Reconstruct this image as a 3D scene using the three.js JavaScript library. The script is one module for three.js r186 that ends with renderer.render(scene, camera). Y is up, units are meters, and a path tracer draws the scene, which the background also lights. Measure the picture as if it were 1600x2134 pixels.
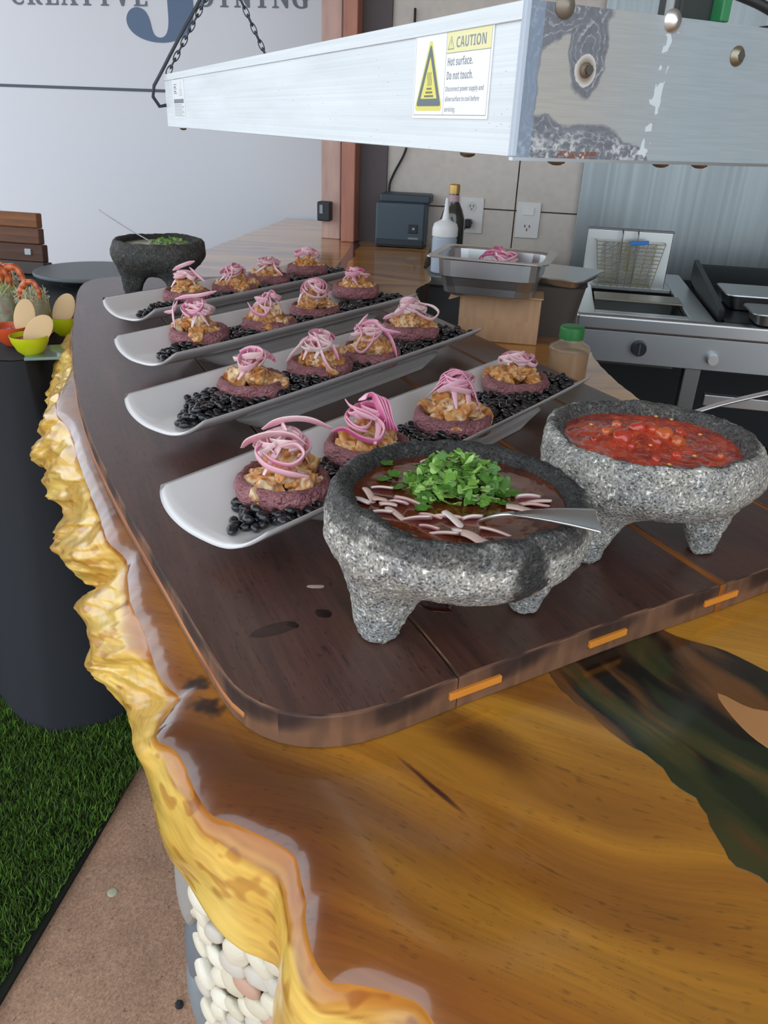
import * as THREE from 'three';
import { mergeGeometries, mergeVertices } from 'three/addons/utils/BufferGeometryUtils.js';
import { RoundedBoxGeometry } from 'three/addons/geometries/RoundedBoxGeometry.js';
import { FontLoader } from 'three/addons/loaders/FontLoader.js';
import { TextGeometry } from 'three/addons/geometries/TextGeometry.js';

// ---------- camera, sky, exposure ----------
const scene = new THREE.Scene();
const camera = new THREE.PerspectiveCamera(67.38, 1600 / 2134, 0.02, 60);
camera.rotation.order = 'YXZ';
camera.position.set(0, 1.24, 0);
camera.rotation.set(-26.6 * Math.PI / 180, 11 * Math.PI / 180, 2.4 * Math.PI / 180);
const renderer = new THREE.WebGLRenderer({ antialias: true });
renderer.toneMapping = THREE.LinearToneMapping;
renderer.toneMappingExposure = 2.15;
renderer.shadowMap.enabled = true;
scene.background = new THREE.Color(0.80, 0.90, 1.0);   // even overcast daylight
scene.backgroundIntensity = 1.0;

// ---------- helpers ----------
const PI = Math.PI, sin = Math.sin, cos = Math.cos, R = (d) => d * PI / 180;
function rng(seed) { return () => { seed = (seed + 0x6d2b79f5) | 0; let t = Math.imul(seed ^ (seed >>> 15), 1 | seed); t = (t + Math.imul(t ^ (t >>> 7), 61 | t)) ^ t; return ((t ^ (t >>> 14)) >>> 0) / 4294967296; }; }
const rnd = rng(7), rr = (a, b) => a + (b - a) * rnd();
const PERM = new Uint8Array(512), VAL = new Float32Array(256);
{ const r = rng(99); const p = [...Array(256).keys()]; for (let i = 255; i > 0; i--) { const j = Math.floor(r() * (i + 1)); [p[i], p[j]] = [p[j], p[i]]; } for (let i = 0; i < 512; i++) PERM[i] = p[i & 255]; for (let i = 0; i < 256; i++) VAL[i] = r(); }
const fade = (t) => t * t * (3 - 2 * t), lerp = (a, b, t) => a + (b - a) * t, clamp = (x, a = 0, b = 1) => Math.min(b, Math.max(a, x));
const sst = (a, b, x) => fade(clamp((x - a) / (b - a)));
function n2(x, y, p = 256) {                                    // value noise, repeating every p cells
  const xi = Math.floor(x), yi = Math.floor(y), fx = fade(x - xi), fy = fade(y - yi), w = (v) => ((v % p) + p) % p;
  const x0 = w(xi), x1 = w(xi + 1), y0 = w(yi), y1 = w(yi + 1);
  const h = (a, b) => VAL[PERM[(PERM[a & 255] + b) & 255]];
  return lerp(lerp(h(x0, y0), h(x1, y0), fx), lerp(h(x0, y1), h(x1, y1), fx), fy);
}
function n3(x, y, z) {
  const xi = Math.floor(x), yi = Math.floor(y), zi = Math.floor(z), fx = fade(x - xi), fy = fade(y - yi), fz = fade(z - zi);
  const h = (a, b, c) => VAL[PERM[(PERM[(PERM[(xi + a) & 255] + yi + b) & 255] + zi + c) & 255]];
  return lerp(lerp(lerp(h(0, 0, 0), h(1, 0, 0), fx), lerp(h(0, 1, 0), h(1, 1, 0), fx), fy), lerp(lerp(h(0, 0, 1), h(1, 0, 1), fx), lerp(h(0, 1, 1), h(1, 1, 1), fx), fy), fz);
}
function f2(x, y, o = 4, p = 256) { let s = 0, a = 0.5, t = 0; for (let i = 0; i < o; i++) { s += a * n2(x, y, p); t += a; x *= 2; y *= 2; p *= 2; a *= 0.5; } return s / t; }
function f3(x, y, z, o = 3) { let s = 0, a = 0.5, t = 0; for (let i = 0; i < o; i++) { s += a * n3(x, y, z); t += a; x *= 2.03; y *= 2.03; z *= 2.03; a *= 0.5; } return s / t; }
const mix3 = (a, b, t) => [lerp(a[0], b[0], t), lerp(a[1], b[1], t), lerp(a[2], b[2], t)];
function tex(w, h, fn, srgb = true) {                           // fn(u, v) -> [r, g, b] of 0..255
  const d = new Uint8Array(w * h * 4);
  for (let j = 0; j < h; j++) for (let i = 0; i < w; i++) { const c = fn(i / w, j / h), k = (j * w + i) * 4; d[k] = clamp(c[0], 0, 255); d[k + 1] = clamp(c[1], 0, 255); d[k + 2] = clamp(c[2], 0, 255); d[k + 3] = 255; }
  const t = new THREE.DataTexture(d, w, h); t.wrapS = t.wrapT = THREE.RepeatWrapping; t.magFilter = THREE.LinearFilter; t.minFilter = THREE.LinearMipmapLinearFilter; t.generateMipmaps = true;
  if (srgb) t.colorSpace = THREE.SRGBColorSpace; t.needsUpdate = true; return t;
}
function canvasTex(w, h, draw) { const c = document.createElement('canvas'); c.width = w; c.height = h; draw(c.getContext('2d'), w, h); const t = new THREE.CanvasTexture(c); t.colorSpace = THREE.SRGBColorSpace; return t; }
const M = (color, roughness = 0.6, o = {}) => new THREE.MeshPhysicalMaterial({ color, roughness, ...o });
const counts = {};
function numbered(name) { const n = counts[name] = (counts[name] ?? -1) + 1; return n ? `${name}_${String(n).padStart(3, '0')}` : name; }
function tag(o, label, category, group) { if (label) o.userData.label = label; if (category) o.userData.category = category; if (group) o.userData.group = group; return o; }
function thing(name, label, category, [x, y, z] = [0, 0, 0], turn = 0, group) { const o = new THREE.Group(); o.name = numbered(name); o.position.set(x, y, z); o.rotation.y = turn; scene.add(o); return tag(o, label, category, group); }
function part(parent, name, geo, mat, pos, rot) { const m = new THREE.Mesh(geo, mat); m.name = parent === scene ? numbered(name) : name; if (pos) m.position.set(...pos); if (rot) m.rotation.set(...rot); parent.add(m); return m; }
function solo(name, geo, mat, pos, label, category, group, rot) { return tag(part(scene, name, geo, mat, pos, rot), label, category, group); }
function struct(name, geo, mat, pos) { const m = new THREE.Mesh(geo, mat); m.name = name; if (pos) m.position.set(...pos); m.userData.kind = 'structure'; scene.add(m); return m; }
const box = (w, h, d, r = 0) => r ? new RoundedBoxGeometry(w, h, d, 2, r) : new THREE.BoxGeometry(w, h, d);
const cyl = (r0, r1, h, n = 24) => new THREE.CylinderGeometry(r0, r1, h, n);
function lathe(pts, n = 40) { return new THREE.LatheGeometry(pts.map(([x, y]) => new THREE.Vector2(x, y)), n); }
const V = (x, y, z) => new THREE.Vector3(x, y, z);
function tube(pts, r, n = 40, m = 8, closed = false) { return new THREE.TubeGeometry(new THREE.CatmullRomCurve3(pts.map((p) => V(...p)), closed), n, r, m, closed); }
// polygon [x, z] -> slab of thickness h whose underside lies at y = 0
function prism(poly, h, bevel = 0, holes = []) {
  const s = new THREE.Shape(poly.map(([x, z]) => new THREE.Vector2(x, -z)));
  for (const q of holes) s.holes.push(new THREE.Path(q.map(([x, z]) => new THREE.Vector2(x, -z))));
  const g = new THREE.ExtrudeGeometry(s, { depth: h - 2 * bevel, bevelEnabled: bevel > 0, bevelThickness: bevel, bevelSize: bevel, bevelOffset: -bevel, bevelSegments: 2, curveSegments: 8 });
  g.translate(0, 0, bevel); g.rotateX(-PI / 2); return g;
}
function uvBox(g, k = 1, turn = 0) {                            // box projection in metres * k, the plan view turned by turn
  if (g.index) g = g.toNonIndexed();
  const p = g.attributes.position, uv = new Float32Array(p.count * 2), c = cos(turn), s = sin(turn), a = V(0, 0, 0), b = V(0, 0, 0), d = V(0, 0, 0);
  for (let i = 0; i < p.count; i += 3) {
    a.fromBufferAttribute(p, i); b.fromBufferAttribute(p, i + 1); d.fromBufferAttribute(p, i + 2);
    const n = b.clone().sub(a).cross(d.clone().sub(a)), nx = Math.abs(n.x * c - n.z * s), ny = Math.abs(n.y), nz = Math.abs(n.x * s + n.z * c);
    for (let j = 0; j < 3; j++) { const q = j === 0 ? a : j === 1 ? b : d, u = q.x * s + q.z * c, v = q.x * c - q.z * s; const o = (i + j) * 2;
      if (ny >= nx && ny >= nz) { uv[o] = u * k; uv[o + 1] = v * k; } else if (nx >= nz) { uv[o] = u * k; uv[o + 1] = q.y * k; } else { uv[o] = v * k; uv[o + 1] = q.y * k; } }
  }
  g.setAttribute('uv', new THREE.BufferAttribute(uv, 2)); return g;
}
function displace(g, fn) { const p = g.attributes.position, v = V(0, 0, 0); for (let i = 0; i < p.count; i++) { v.fromBufferAttribute(p, i); fn(v, i); p.setXYZ(i, v.x, v.y, v.z); } g.computeVertexNormals(); return g; }
function paint(g, fn) { const p = g.attributes.position, c = new Float32Array(p.count * 3), col = new THREE.Color(); for (let i = 0; i < p.count; i++) { const k = fn(p.getX(i), p.getY(i), p.getZ(i), i); col.setRGB(k[0] / 255, k[1] / 255, k[2] / 255, THREE.SRGBColorSpace); c.set([col.r, col.g, col.b], i * 3); } g.setAttribute('color', new THREE.BufferAttribute(c, 3)); return g; }
// surface nets: the zero surface of f inside a box
function surfaceNets(f, lo, hi, cell) {
  const nx = Math.ceil((hi[0] - lo[0]) / cell) + 1, ny = Math.ceil((hi[1] - lo[1]) / cell) + 1, nz = Math.ceil((hi[2] - lo[2]) / cell) + 1;
  const F = new Float32Array(nx * ny * nz), id = (i, j, k) => (k * ny + j) * nx + i;
  for (let k = 0; k < nz; k++) for (let j = 0; j < ny; j++) for (let i = 0; i < nx; i++) F[id(i, j, k)] = f(lo[0] + i * cell, lo[1] + j * cell, lo[2] + k * cell);
  const vi = new Int32Array(nx * ny * nz).fill(-1), pos = [], idx = [];
  const E = [[0,1],[2,3],[4,5],[6,7],[0,2],[1,3],[4,6],[5,7],[0,4],[1,5],[2,6],[3,7]];
  for (let k = 0; k < nz - 1; k++) for (let j = 0; j < ny - 1; j++) for (let i = 0; i < nx - 1; i++) {
    const g = []; let m = 0; for (let c = 0; c < 8; c++) { const v = F[id(i + (c & 1), j + ((c >> 1) & 1), k + (c >> 2))]; g.push(v); if (v < 0) m |= 1 << c; }
    if (m === 0 || m === 255) continue; let x = 0, y = 0, z = 0, n = 0;
    for (const [a, b] of E) { if ((g[a] < 0) === (g[b] < 0)) continue; const t = g[a] / (g[a] - g[b]); x += lerp(a & 1, b & 1, t); y += lerp((a >> 1) & 1, (b >> 1) & 1, t); z += lerp(a >> 2, b >> 2, t); n++; }
    vi[id(i, j, k)] = pos.length / 3; pos.push(lo[0] + (i + x / n) * cell, lo[1] + (j + y / n) * cell, lo[2] + (k + z / n) * cell);
  }
  const quad = (a, b, c, d, flip) => { if (flip) idx.push(a, b, c, a, c, d); else idx.push(a, c, b, a, d, c); };
  for (let k = 1; k < nz - 1; k++) for (let j = 1; j < ny - 1; j++) for (let i = 1; i < nx - 1; i++) {
    const s = F[id(i, j, k)] < 0;
    if (s !== F[id(i + 1, j, k)] < 0) quad(vi[id(i, j - 1, k - 1)], vi[id(i, j, k - 1)], vi[id(i, j, k)], vi[id(i, j - 1, k)], s);
    if (s !== F[id(i, j + 1, k)] < 0) quad(vi[id(i - 1, j, k - 1)], vi[id(i - 1, j, k)], vi[id(i, j, k)], vi[id(i, j, k - 1)], s);
    if (s !== F[id(i, j, k + 1)] < 0) quad(vi[id(i - 1, j - 1, k)], vi[id(i, j - 1, k)], vi[id(i, j, k)], vi[id(i - 1, j, k)], s);
  }
  const g = new THREE.BufferGeometry(); g.setAttribute('position', new THREE.Float32BufferAttribute(pos, 3)); g.setIndex(idx); g.computeVertexNormals(); return g;
}
// rings of rounded rectangles [half width, half depth, corner radius, y] joined into one skin
function loft(rings, cap0 = false, cap1 = false, n = 6) {
  const ringPts = ([hw, hd, r, y]) => { const o = []; for (let q = 0; q < 4; q++) { const cx = (q === 0 || q === 3 ? 1 : -1) * (hw - r), cz = (q < 2 ? 1 : -1) * (hd - r); for (let i = 0; i <= n; i++) { const a = (q + i / n) * PI / 2; o.push([cx + r * cos(a), y, cz + r * sin(a)]); } } return o; };
  const pos = [], idx = [], m = 4 * (n + 1); rings.forEach((r) => ringPts(r).forEach((p) => pos.push(...p)));
  for (let k = 0; k < rings.length - 1; k++) for (let i = 0; i < m; i++) { const a = k * m + i, b = k * m + (i + 1) % m, c = a + m, d = b + m; idx.push(a, c, b, b, c, d); }
  const cap = (k, up) => { const c = pos.length / 3; pos.push(0, rings[k][3], 0); for (let i = 0; i < m; i++) { const a = k * m + i, b = k * m + (i + 1) % m; up ? idx.push(c, b, a) : idx.push(c, a, b); } };
  if (cap0) cap(0, false); if (cap1) cap(rings.length - 1, true);
  const g = new THREE.BufferGeometry(); g.setAttribute('position', new THREE.Float32BufferAttribute(pos, 3)); g.setIndex(idx);
  const flat = g.toNonIndexed(); flat.computeVertexNormals(); flat.setAttribute('uv', new THREE.BufferAttribute(new Float32Array(flat.attributes.position.count * 2), 2)); return flat;
}
// a strip of given width and thickness swept along points, width axis w(i)
function ribbon(pts, width, thick, wAxis, taper = 0.35, color) {
  const N = pts.length, K = 8, pos = [], idx = [], col = [], c = new THREE.Color();
  for (let i = 0; i < N; i++) {
    const t = pts[Math.min(N - 1, i + 1)].clone().sub(pts[Math.max(0, i - 1)]).normalize(), w = wAxis(i).clone(); w.addScaledVector(t, -w.dot(t)).normalize(); const n = t.clone().cross(w);
    const e = Math.min(1, taper + (1 - taper) * sin(PI * clamp(i / (N - 1), 0.02, 0.98)) * 1.6);
    for (let k = 0; k < K; k++) { const a = k / K * 2 * PI, x = Math.sign(cos(a)) * Math.pow(Math.abs(cos(a)), 0.6) * width / 2 * e, y = Math.sign(sin(a)) * Math.pow(Math.abs(sin(a)), 0.8) * thick / 2 * e; const p = pts[i].clone().addScaledVector(w, x).addScaledVector(n, y); pos.push(p.x, p.y, p.z); const q = color(i / (N - 1), sin(a), cos(a)); c.setRGB(q[0] / 255, q[1] / 255, q[2] / 255, THREE.SRGBColorSpace); col.push(c.r, c.g, c.b); }
  }
  for (let i = 0; i < N - 1; i++) for (let k = 0; k < K; k++) { const a = i * K + k, b = i * K + (k + 1) % K; idx.push(a, b, a + K, b, b + K, a + K); }
  for (let k = 1; k < K - 1; k++) { idx.push(0, k + 1, k); const o = (N - 1) * K; idx.push(o, o + k, o + k + 1); }
  const g = new THREE.BufferGeometry(); g.setAttribute('position', new THREE.Float32BufferAttribute(pos, 3)); g.setAttribute('color', new THREE.Float32BufferAttribute(col, 3)); g.setIndex(idx); g.computeVertexNormals(); return g;
}
function spline2(pts, n, closed = false) { return new THREE.CatmullRomCurve3(pts.map(([x, z]) => V(x, 0, z)), closed, 'centripetal').getSpacedPoints(n).map((p) => [p.x, p.z]); }
function clip(poly, nx, nz, lo, hi) {                            // keep lo <= n.p <= hi
  const half = (q, f) => { const o = []; for (let i = 0; i < q.length; i++) { const a = q[i], b = q[(i + 1) % q.length], fa = f(a), fb = f(b); if (fa >= 0) o.push(a); if ((fa >= 0) !== (fb >= 0)) { const t = fa / (fa - fb); o.push([lerp(a[0], b[0], t), lerp(a[1], b[1], t)]); } } return o; };
  return half(half(poly, (p) => p[0] * nx + p[1] * nz - lo), (p) => hi - p[0] * nx - p[1] * nz);
}
const bumpTex = (w, fn) => tex(w, w, (u, v) => { const k = fn(u, v) * 255; return [k, k, k]; }, false);

// ---------- shared textures and materials ----------
const SPECK = tex(1024, 1024, (u, v) => {                        // grey basalt, 12 cm across
  const a = n2(u * 90, v * 90, 90), b = n2(u * 160 + 7, v * 160, 160), c = n2(u * 60 + 3, v * 60 + 9, 60), d = f2(u * 8, v * 8, 3, 8);
  let k = 142 + 50 * (d - 0.5) + 60 * (a - 0.5) + 44 * (b - 0.5); if (c > 0.74) k += 380 * (c - 0.74); if (a < 0.22) k -= 190 * (0.22 - a) + 16; const w = (d - 0.5) * 14;
  return [k + w + 4, k + w * 0.5 + 1, k - w * 0.6 - 5]; });
const SPECKB = bumpTex(512, (u, v) => 0.5 * n2(u * 90, v * 90, 90) + 0.3 * n2(u * 45, v * 45, 45) + 0.2 * n2(u * 180, v * 180, 180));
const WALNUT = tex(1024, 1024, (u, v) => {                       // 0.5 m across, grain along u
  const w = f2(u * 3, v * 12, 3, 4) * 2.2, band = f2(u * 1 + 5, v * 9 + w, 3, 1), fine = n2(u * 10, v * 190, 190), fib = n2(u * 24, v * 420, 420), pore = n2(u * 60, v * 330 + 11, 330);
  let c = mix3([30, 21, 19], [96, 68, 56], clamp(band * 1.5 - 0.25)); c = mix3(c, [72, 36, 30], sst(0.55, 0.8, f2(u * 2, v * 5 + 30, 2, 1)) * 0.5);
  const k = 0.84 + 0.2 * fine + 0.12 * fib - (pore > 0.86 ? 0.28 : 0); return [c[0] * k, c[1] * k, c[2] * k]; });
const FINE = bumpTex(512, (u, v) => f2(u * 32, v * 32, 3, 32));
const BRUSH = bumpTex(512, (u, v) => 0.6 * n2(u * 6, v * 200, 200) + 0.4 * n2(u * 14, v * 380 + 7, 380));
const steel = M(0xb9bcbd, 0.34, { metalness: 1 });
const steelBright = M(0xe6e8e9, 0.33, { metalness: 1 });
const steelDull = M(0x8b8c8a, 0.45, { metalness: 1 });
const black = M(0x16181b, 0.5), white = M(0xe6e6e4, 0.35), rubber = M(0x202226, 0.7);
// ---------- the setting ----------
const floorTex = tex(1024, 1024, (u, v) => { const a = n2(u * 260, v * 260, 260), b = n2(u * 120, v * 200, 200), d = f2(u * 5, v * 5, 3, 5); const k = 0.82 + 0.2 * a + 0.16 * b + 0.16 * (d - 0.5) - (n2(u * 110 + 5, v * 110, 110) > 0.93 ? 0.25 : 0); return [172 * k, 136 * k, 112 * k]; });
floorTex.repeat.set(2, 2);
const floorM = M(0xffffff, 0.9, { map: floorTex, bumpMap: FINE, bumpScale: 0.002 });
struct('floor', uvBox(box(14, 0.1, 12)), floorM, [-4.4, -0.05, 2.3]);
const wallWhite = M(0xdfe3ea, 0.45);
struct('wall_far', box(2.9, 3.1, 0.12), M(0xb9b4ae, 0.7), [-2.35, 1.5, -3.69]);
struct('wall_inner', box(0.1, 2.75, 0.56), M(0x51484a, 0.6), [-0.69, 1.375, -3.34]);
struct('wall_right', box(0.12, 2.75, 3.6), M(0xa8a29a, 0.7), [2.46, 1.375, -1.3]);
struct('ceiling', box(5.6, 0.1, 4.3), M(0xcfcac2, 0.8), [-0.28, 2.8, -1.6]);
// tiled kitchen wall: every tile is a piece of it
const wallBack = new THREE.Group(); wallBack.name = 'wall_back'; wallBack.userData.kind = 'structure'; wallBack.position.set(0, 0, -3.02); scene.add(wallBack);
part(wallBack, 'backing', box(3.1, 2.75, 0.1), M(0x57534e, 0.9), [0.92, 1.375, -0.062]);
const tileTex = tex(256, 256, (u, v) => { const k = 0.96 + 0.08 * (f2(u * 4, v * 4, 3, 4) - 0.5) + 0.04 * n2(u * 64, v * 64, 64); return [204 * k, 195 * k, 185 * k]; });
const tileG = uvBox(box(0.486, 0.331, 0.012, 0.002), 1), tileM = M(0xffffff, 0.35, { map: tileTex });
for (let i = -1; i < 6; i++) for (let j = -2; j < 6; j++) { const x = -0.15 + i * 0.49 + 0.245, y = 0.986 + j * 0.335 + 0.1675; if (y < 2.7 && x > -0.7) part(wallBack, 'tile', tileG, tileM, [x, y, -0.006]); }

// white sign panels on the far wall, with a joint between them and dark lettering
const sign = thing('sign_panel', 'large white sign board with dark serif lettering on the far wall', 'sign', [-2.4, 0, -3.6]);
part(sign, 'panel', box(2.75, 1.343, 0.02, 0.003), wallWhite, [0, 0.6715, 0]);
part(sign, 'panel', box(2.75, 1.3, 0.02, 0.003), wallWhite, [0, 2.0, 0]);
part(sign, 'joint_strip', box(2.75, 0.012, 0.024), M(0x4e5864, 0.5), [0, 1.3465, 0]);
part(sign, 'edge_strip', box(0.012, 1.32, 0.026), M(0x39424b, 0.5), [1.381, 2.0, 0]);
part(sign, 'edge_strip', box(0.03, 2.65, 0.02), M(0xc9cccd, 0.5), [1.405, 1.325, -0.004]);
const font = await new FontLoader().loadAsync('fonts/droid/droid_serif_bold.typeface.json');
const inkGrey = M(0x6b7480, 0.6), inkBlue = M(0x5f7694, 0.6);
function letters(word, x0, pitch, size, y) { [...word].forEach((ch, i) => { const g = new TextGeometry(ch, { font, size, depth: 0.003, curveSegments: 6 }); g.computeBoundingBox(); g.translate(-(g.boundingBox.min.x + g.boundingBox.max.x) / 2, 0, 0); part(sign, 'letter', g, inkGrey, [x0 + i * pitch + 2.4, y, 0.0095]); }); }
letters('CREATIVE', -2.43, 0.0835, 0.075, 1.6615); letters('DINING', -1.55, 0.083, 0.075, 1.6625);
{ // the big letter: stem, hook and ball end
  const s = new THREE.Shape(); s.moveTo(-1.722, 1.98); s.lineTo(-1.722, 1.63); s.bezierCurveTo(-1.722, 1.565, -1.745, 1.545, -1.772, 1.549); s.bezierCurveTo(-1.815, 1.556, -1.795, 1.60, -1.822, 1.638); s.bezierCurveTo(-1.845, 1.67, -1.905, 1.665, -1.917, 1.618); s.bezierCurveTo(-1.925, 1.565, -1.85, 1.528, -1.755, 1.53); s.bezierCurveTo(-1.65, 1.535, -1.606, 1.585, -1.606, 1.66); s.lineTo(-1.606, 1.98); s.closePath();
  const g = new THREE.ExtrudeGeometry(s, { depth: 0.003, bevelEnabled: false, curveSegments: 16 }); g.translate(2.4, 0, 0); part(sign, 'letter', g, inkBlue, [0, 0, 0.0095]); }

// post at the end of the counter and the dark panel beside it
const postTex = tex(256, 512, (u, v) => { const k = 0.85 + 0.3 * f2(u * 14, v * 3, 3, 3); return [200 * k, 168 * k, 156 * k]; });
const post = thing('wooden_post', 'reddish brown wooden post standing on the bar beside the white sign board', 'post', [-0.805, 0.85, -3.02]);
const postM = M(0xffffff, 0.5, { map: postTex });
part(post, 'jamb', uvBox(box(0.075, 1.88, 0.1, 0.004), 2), postM, [-0.03, 0.94, -0.02]);
part(post, 'stop_moulding', uvBox(box(0.02, 1.88, 0.08, 0.003), 2), M(0x6d4c48, 0.5), [0.017, 0.94, -0.01]);
part(post, 'face_board', uvBox(box(0.05, 1.88, 0.12, 0.004), 2), M(0xe6b9a6, 0.45, { map: postTex }), [0.052, 0.94, 0.03]);
part(post, 'side_panel', box(0.1, 1.88, 0.03), M(0x5a5153, 0.6), [0.128, 0.94, 0.0]);
const latch = thing('wall_socket_box', 'small black electrical box with pale marks fixed low on the wooden post', 'socket', [-0.852, 0.95, -2.975]);
part(latch, 'housing', box(0.05, 0.068, 0.05, 0.006), M(0x2b3238, 0.5)); part(latch, 'marking', box(0.012, 0.03, 0.002), M(0x9aa5ab, 0.5), [-0.008, 0.008, 0.0255]);

// ---------- the live edge bar slab ----------
const PAIRS = [[-1.12, -1.9, -1.13, -1.9], [-0.98, -1.47, -1.0, -1.46], [-0.809, -1.201, -0.885, -1.215], [-0.777, -1.133, -0.84, -1.13], [-0.702, -0.978, -0.775, -1.01], [-0.637, -0.916, -0.721, -0.95], [-0.562, -0.815, -0.659, -0.871], [-0.508, -0.748, -0.60, -0.79], [-0.456, -0.683, -0.563, -0.741], [-0.417, -0.633, -0.513, -0.689], [-0.379, -0.604, -0.479, -0.666], [-0.356, -0.563, -0.465, -0.635], [-0.332, -0.526, -0.433, -0.601], [-0.308, -0.503, -0.403, -0.54], [-0.277, -0.46, -0.384, -0.522], [-0.253, -0.435, -0.361, -0.504], [-0.236, -0.424, -0.334, -0.493], [-0.238, -0.4, -0.30, -0.469], [-0.232, -0.378, -0.279, -0.448], [-0.213, -0.372, -0.262, -0.415], [-0.191, -0.347, -0.248, -0.389], [-0.17, -0.327, -0.224, -0.358], [-0.156, -0.324, -0.2, -0.338], [-0.135, -0.319, -0.167, -0.309], [-0.121, -0.315, -0.145, -0.297], [-0.104, -0.308, -0.127, -0.293], [-0.098, -0.294, -0.114, -0.288], [-0.09, -0.277, -0.112, -0.265], [-0.078, -0.252, -0.10, -0.235], [-0.065, -0.24, -0.085, -0.215], [-0.053, -0.24, -0.07, -0.205], [-0.02, -0.241, -0.035, -0.2], [-0.003, -0.227, -0.015, -0.185], [0.06, -0.19, 0.045, -0.15], [0.2, -0.15, 0.19, -0.11], [0.5, -0.1, 0.5, -0.06], [0.9, -0.06, 0.9, -0.02]];
const NE = 520, edgeT = new THREE.CatmullRomCurve3(PAIRS.map((p) => V(p[0], 0, p[1])), false, 'catmullrom', 0.5), edgeB = new THREE.CatmullRomCurve3(PAIRS.map((p) => V(p[2], 0, p[3])), false, 'catmullrom', 0.5);
const TT = [], BB = [], LEN = []; { let a = 0; for (let i = 0; i <= NE; i++) { const t = i / NE; const P = edgeT.getPoint(t), Q = edgeB.getPoint(t); if (i) a += P.distanceTo(TT[i - 1]); TT.push(P); BB.push(Q); LEN.push(a); } }
for (let pass = 0; pass < 3; pass++) { const q = TT.map((p, i) => { const a = TT[Math.max(0, i - 3)], b = TT[Math.min(NE, i + 3)]; return V((a.x + b.x + 2 * p.x) / 4, 0, (a.z + b.z + 2 * p.z) / 4); }); q.forEach((p, i) => TT[i].copy(p)); }
TT.forEach((p, i) => { const w = (f2(LEN[i] * 42, 6, 3) - 0.5) * 0.006; p.x += w; p.z += w * 0.6; });
const spine = TT.map((p, i) => { let x = 0, z = 0, n = 0; for (let k = -44; k <= 44; k++) { const q = TT[Math.min(NE, Math.max(0, i + k))]; x += q.x; z += q.z; n++; } return V(x / n, 0, z / n); });
const inward = spine.map((p, i) => { const t = spine[Math.min(NE, i + 6)].clone().sub(spine[Math.max(0, i - 6)]).normalize(); return V(t.z, 0, -t.x); });
inward.forEach((n, i) => { if (n.dot(V(0.25, 0, -1.2).sub(spine[i])) < 0) n.negate(); });
const woodTop = (x, z) => {                                      // amber varnished wood, grain nearly along x
  const a = R(12), g = x * cos(a) + z * sin(a), h = -x * sin(a) + z * cos(a), w = f2(g * 3 + 9, h * 8, 3) * 0.11, s = h + w;
  const band = f2(s * 26, g * 1.6 + 3, 3), fine = n2(s * 420, g * 18), fib = n2(s * 900, g * 26);
  let c = mix3([162, 102, 26], [210, 150, 46], clamp(band * 1.7 - 0.3)); c = mix3(c, [128, 76, 24], sst(0.60, 0.82, f2(s * 14 + 40, g * 2.2, 3)) * 0.7);
  const dash = n2(s * 1100 + 3, g * 130), grp = n2(s * 30 + 8, g * 6); let k = 0.92 + 0.08 * fine + 0.07 * fib - 0.2 * sst(0.8, 0.95, dash) * sst(0.45, 0.7, grp);
  for (const [kx, kz, r] of [[-0.208, -0.412, 0.011], [-0.226, -0.436, 0.009], [-0.185, -0.43, 0.006]]) { const d = Math.hypot((x - kx) * 0.7, z - kz) / r + 0.6 * n2(x * 220, z * 220); c = mix3([40, 22, 12], c, sst(0.5, 1.5, d)); }
  const d2 = Math.hypot((x + 0.135) / 0.1, (z + 0.362 - (x + 0.135) * 0.3) / 0.028) + 0.5 * f2(s * 60, g * 10, 3); c = mix3(mix3([92, 54, 26], c, 0.35), c, sst(0.5, 1.9, d2));
  const d3 = Math.hypot((x + 0.035) / 0.022, (z + 0.374 - (x + 0.03) * 0.75) / 0.0022) + 0.6 * f2(s * 80, g * 20, 2); c = mix3([70, 32, 14], c, sst(0.6, 1.8, d3)); const d4 = Math.hypot((x + 0.01) / 0.05, (z + 0.43 - (x + 0.01) * 0.4) / 0.022) + 0.7 * f2(s * 60, g * 12, 3); c = mix3(mix3([74, 38, 16], c, 0.3), c, sst(0.5, 1.8, d4));
  return [c[0] * k, c[1] * k, c[2] * k]; };
const topTex = tex(2048, 2048, (u, v) => woodTop(-0.5 + u * 1.3, -1.1 + v * 1.1)); topTex.wrapS = topTex.wrapT = THREE.MirroredRepeatWrapping;
const topUV = (x, z) => [(x + 0.5) / 1.3, (z + 1.1) / 1.1];
const slab = thing('bar_slab', 'thick live edge bar counter of amber varnished wood with a folded golden edge', 'counter', [0, 0.85, 0]);
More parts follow.
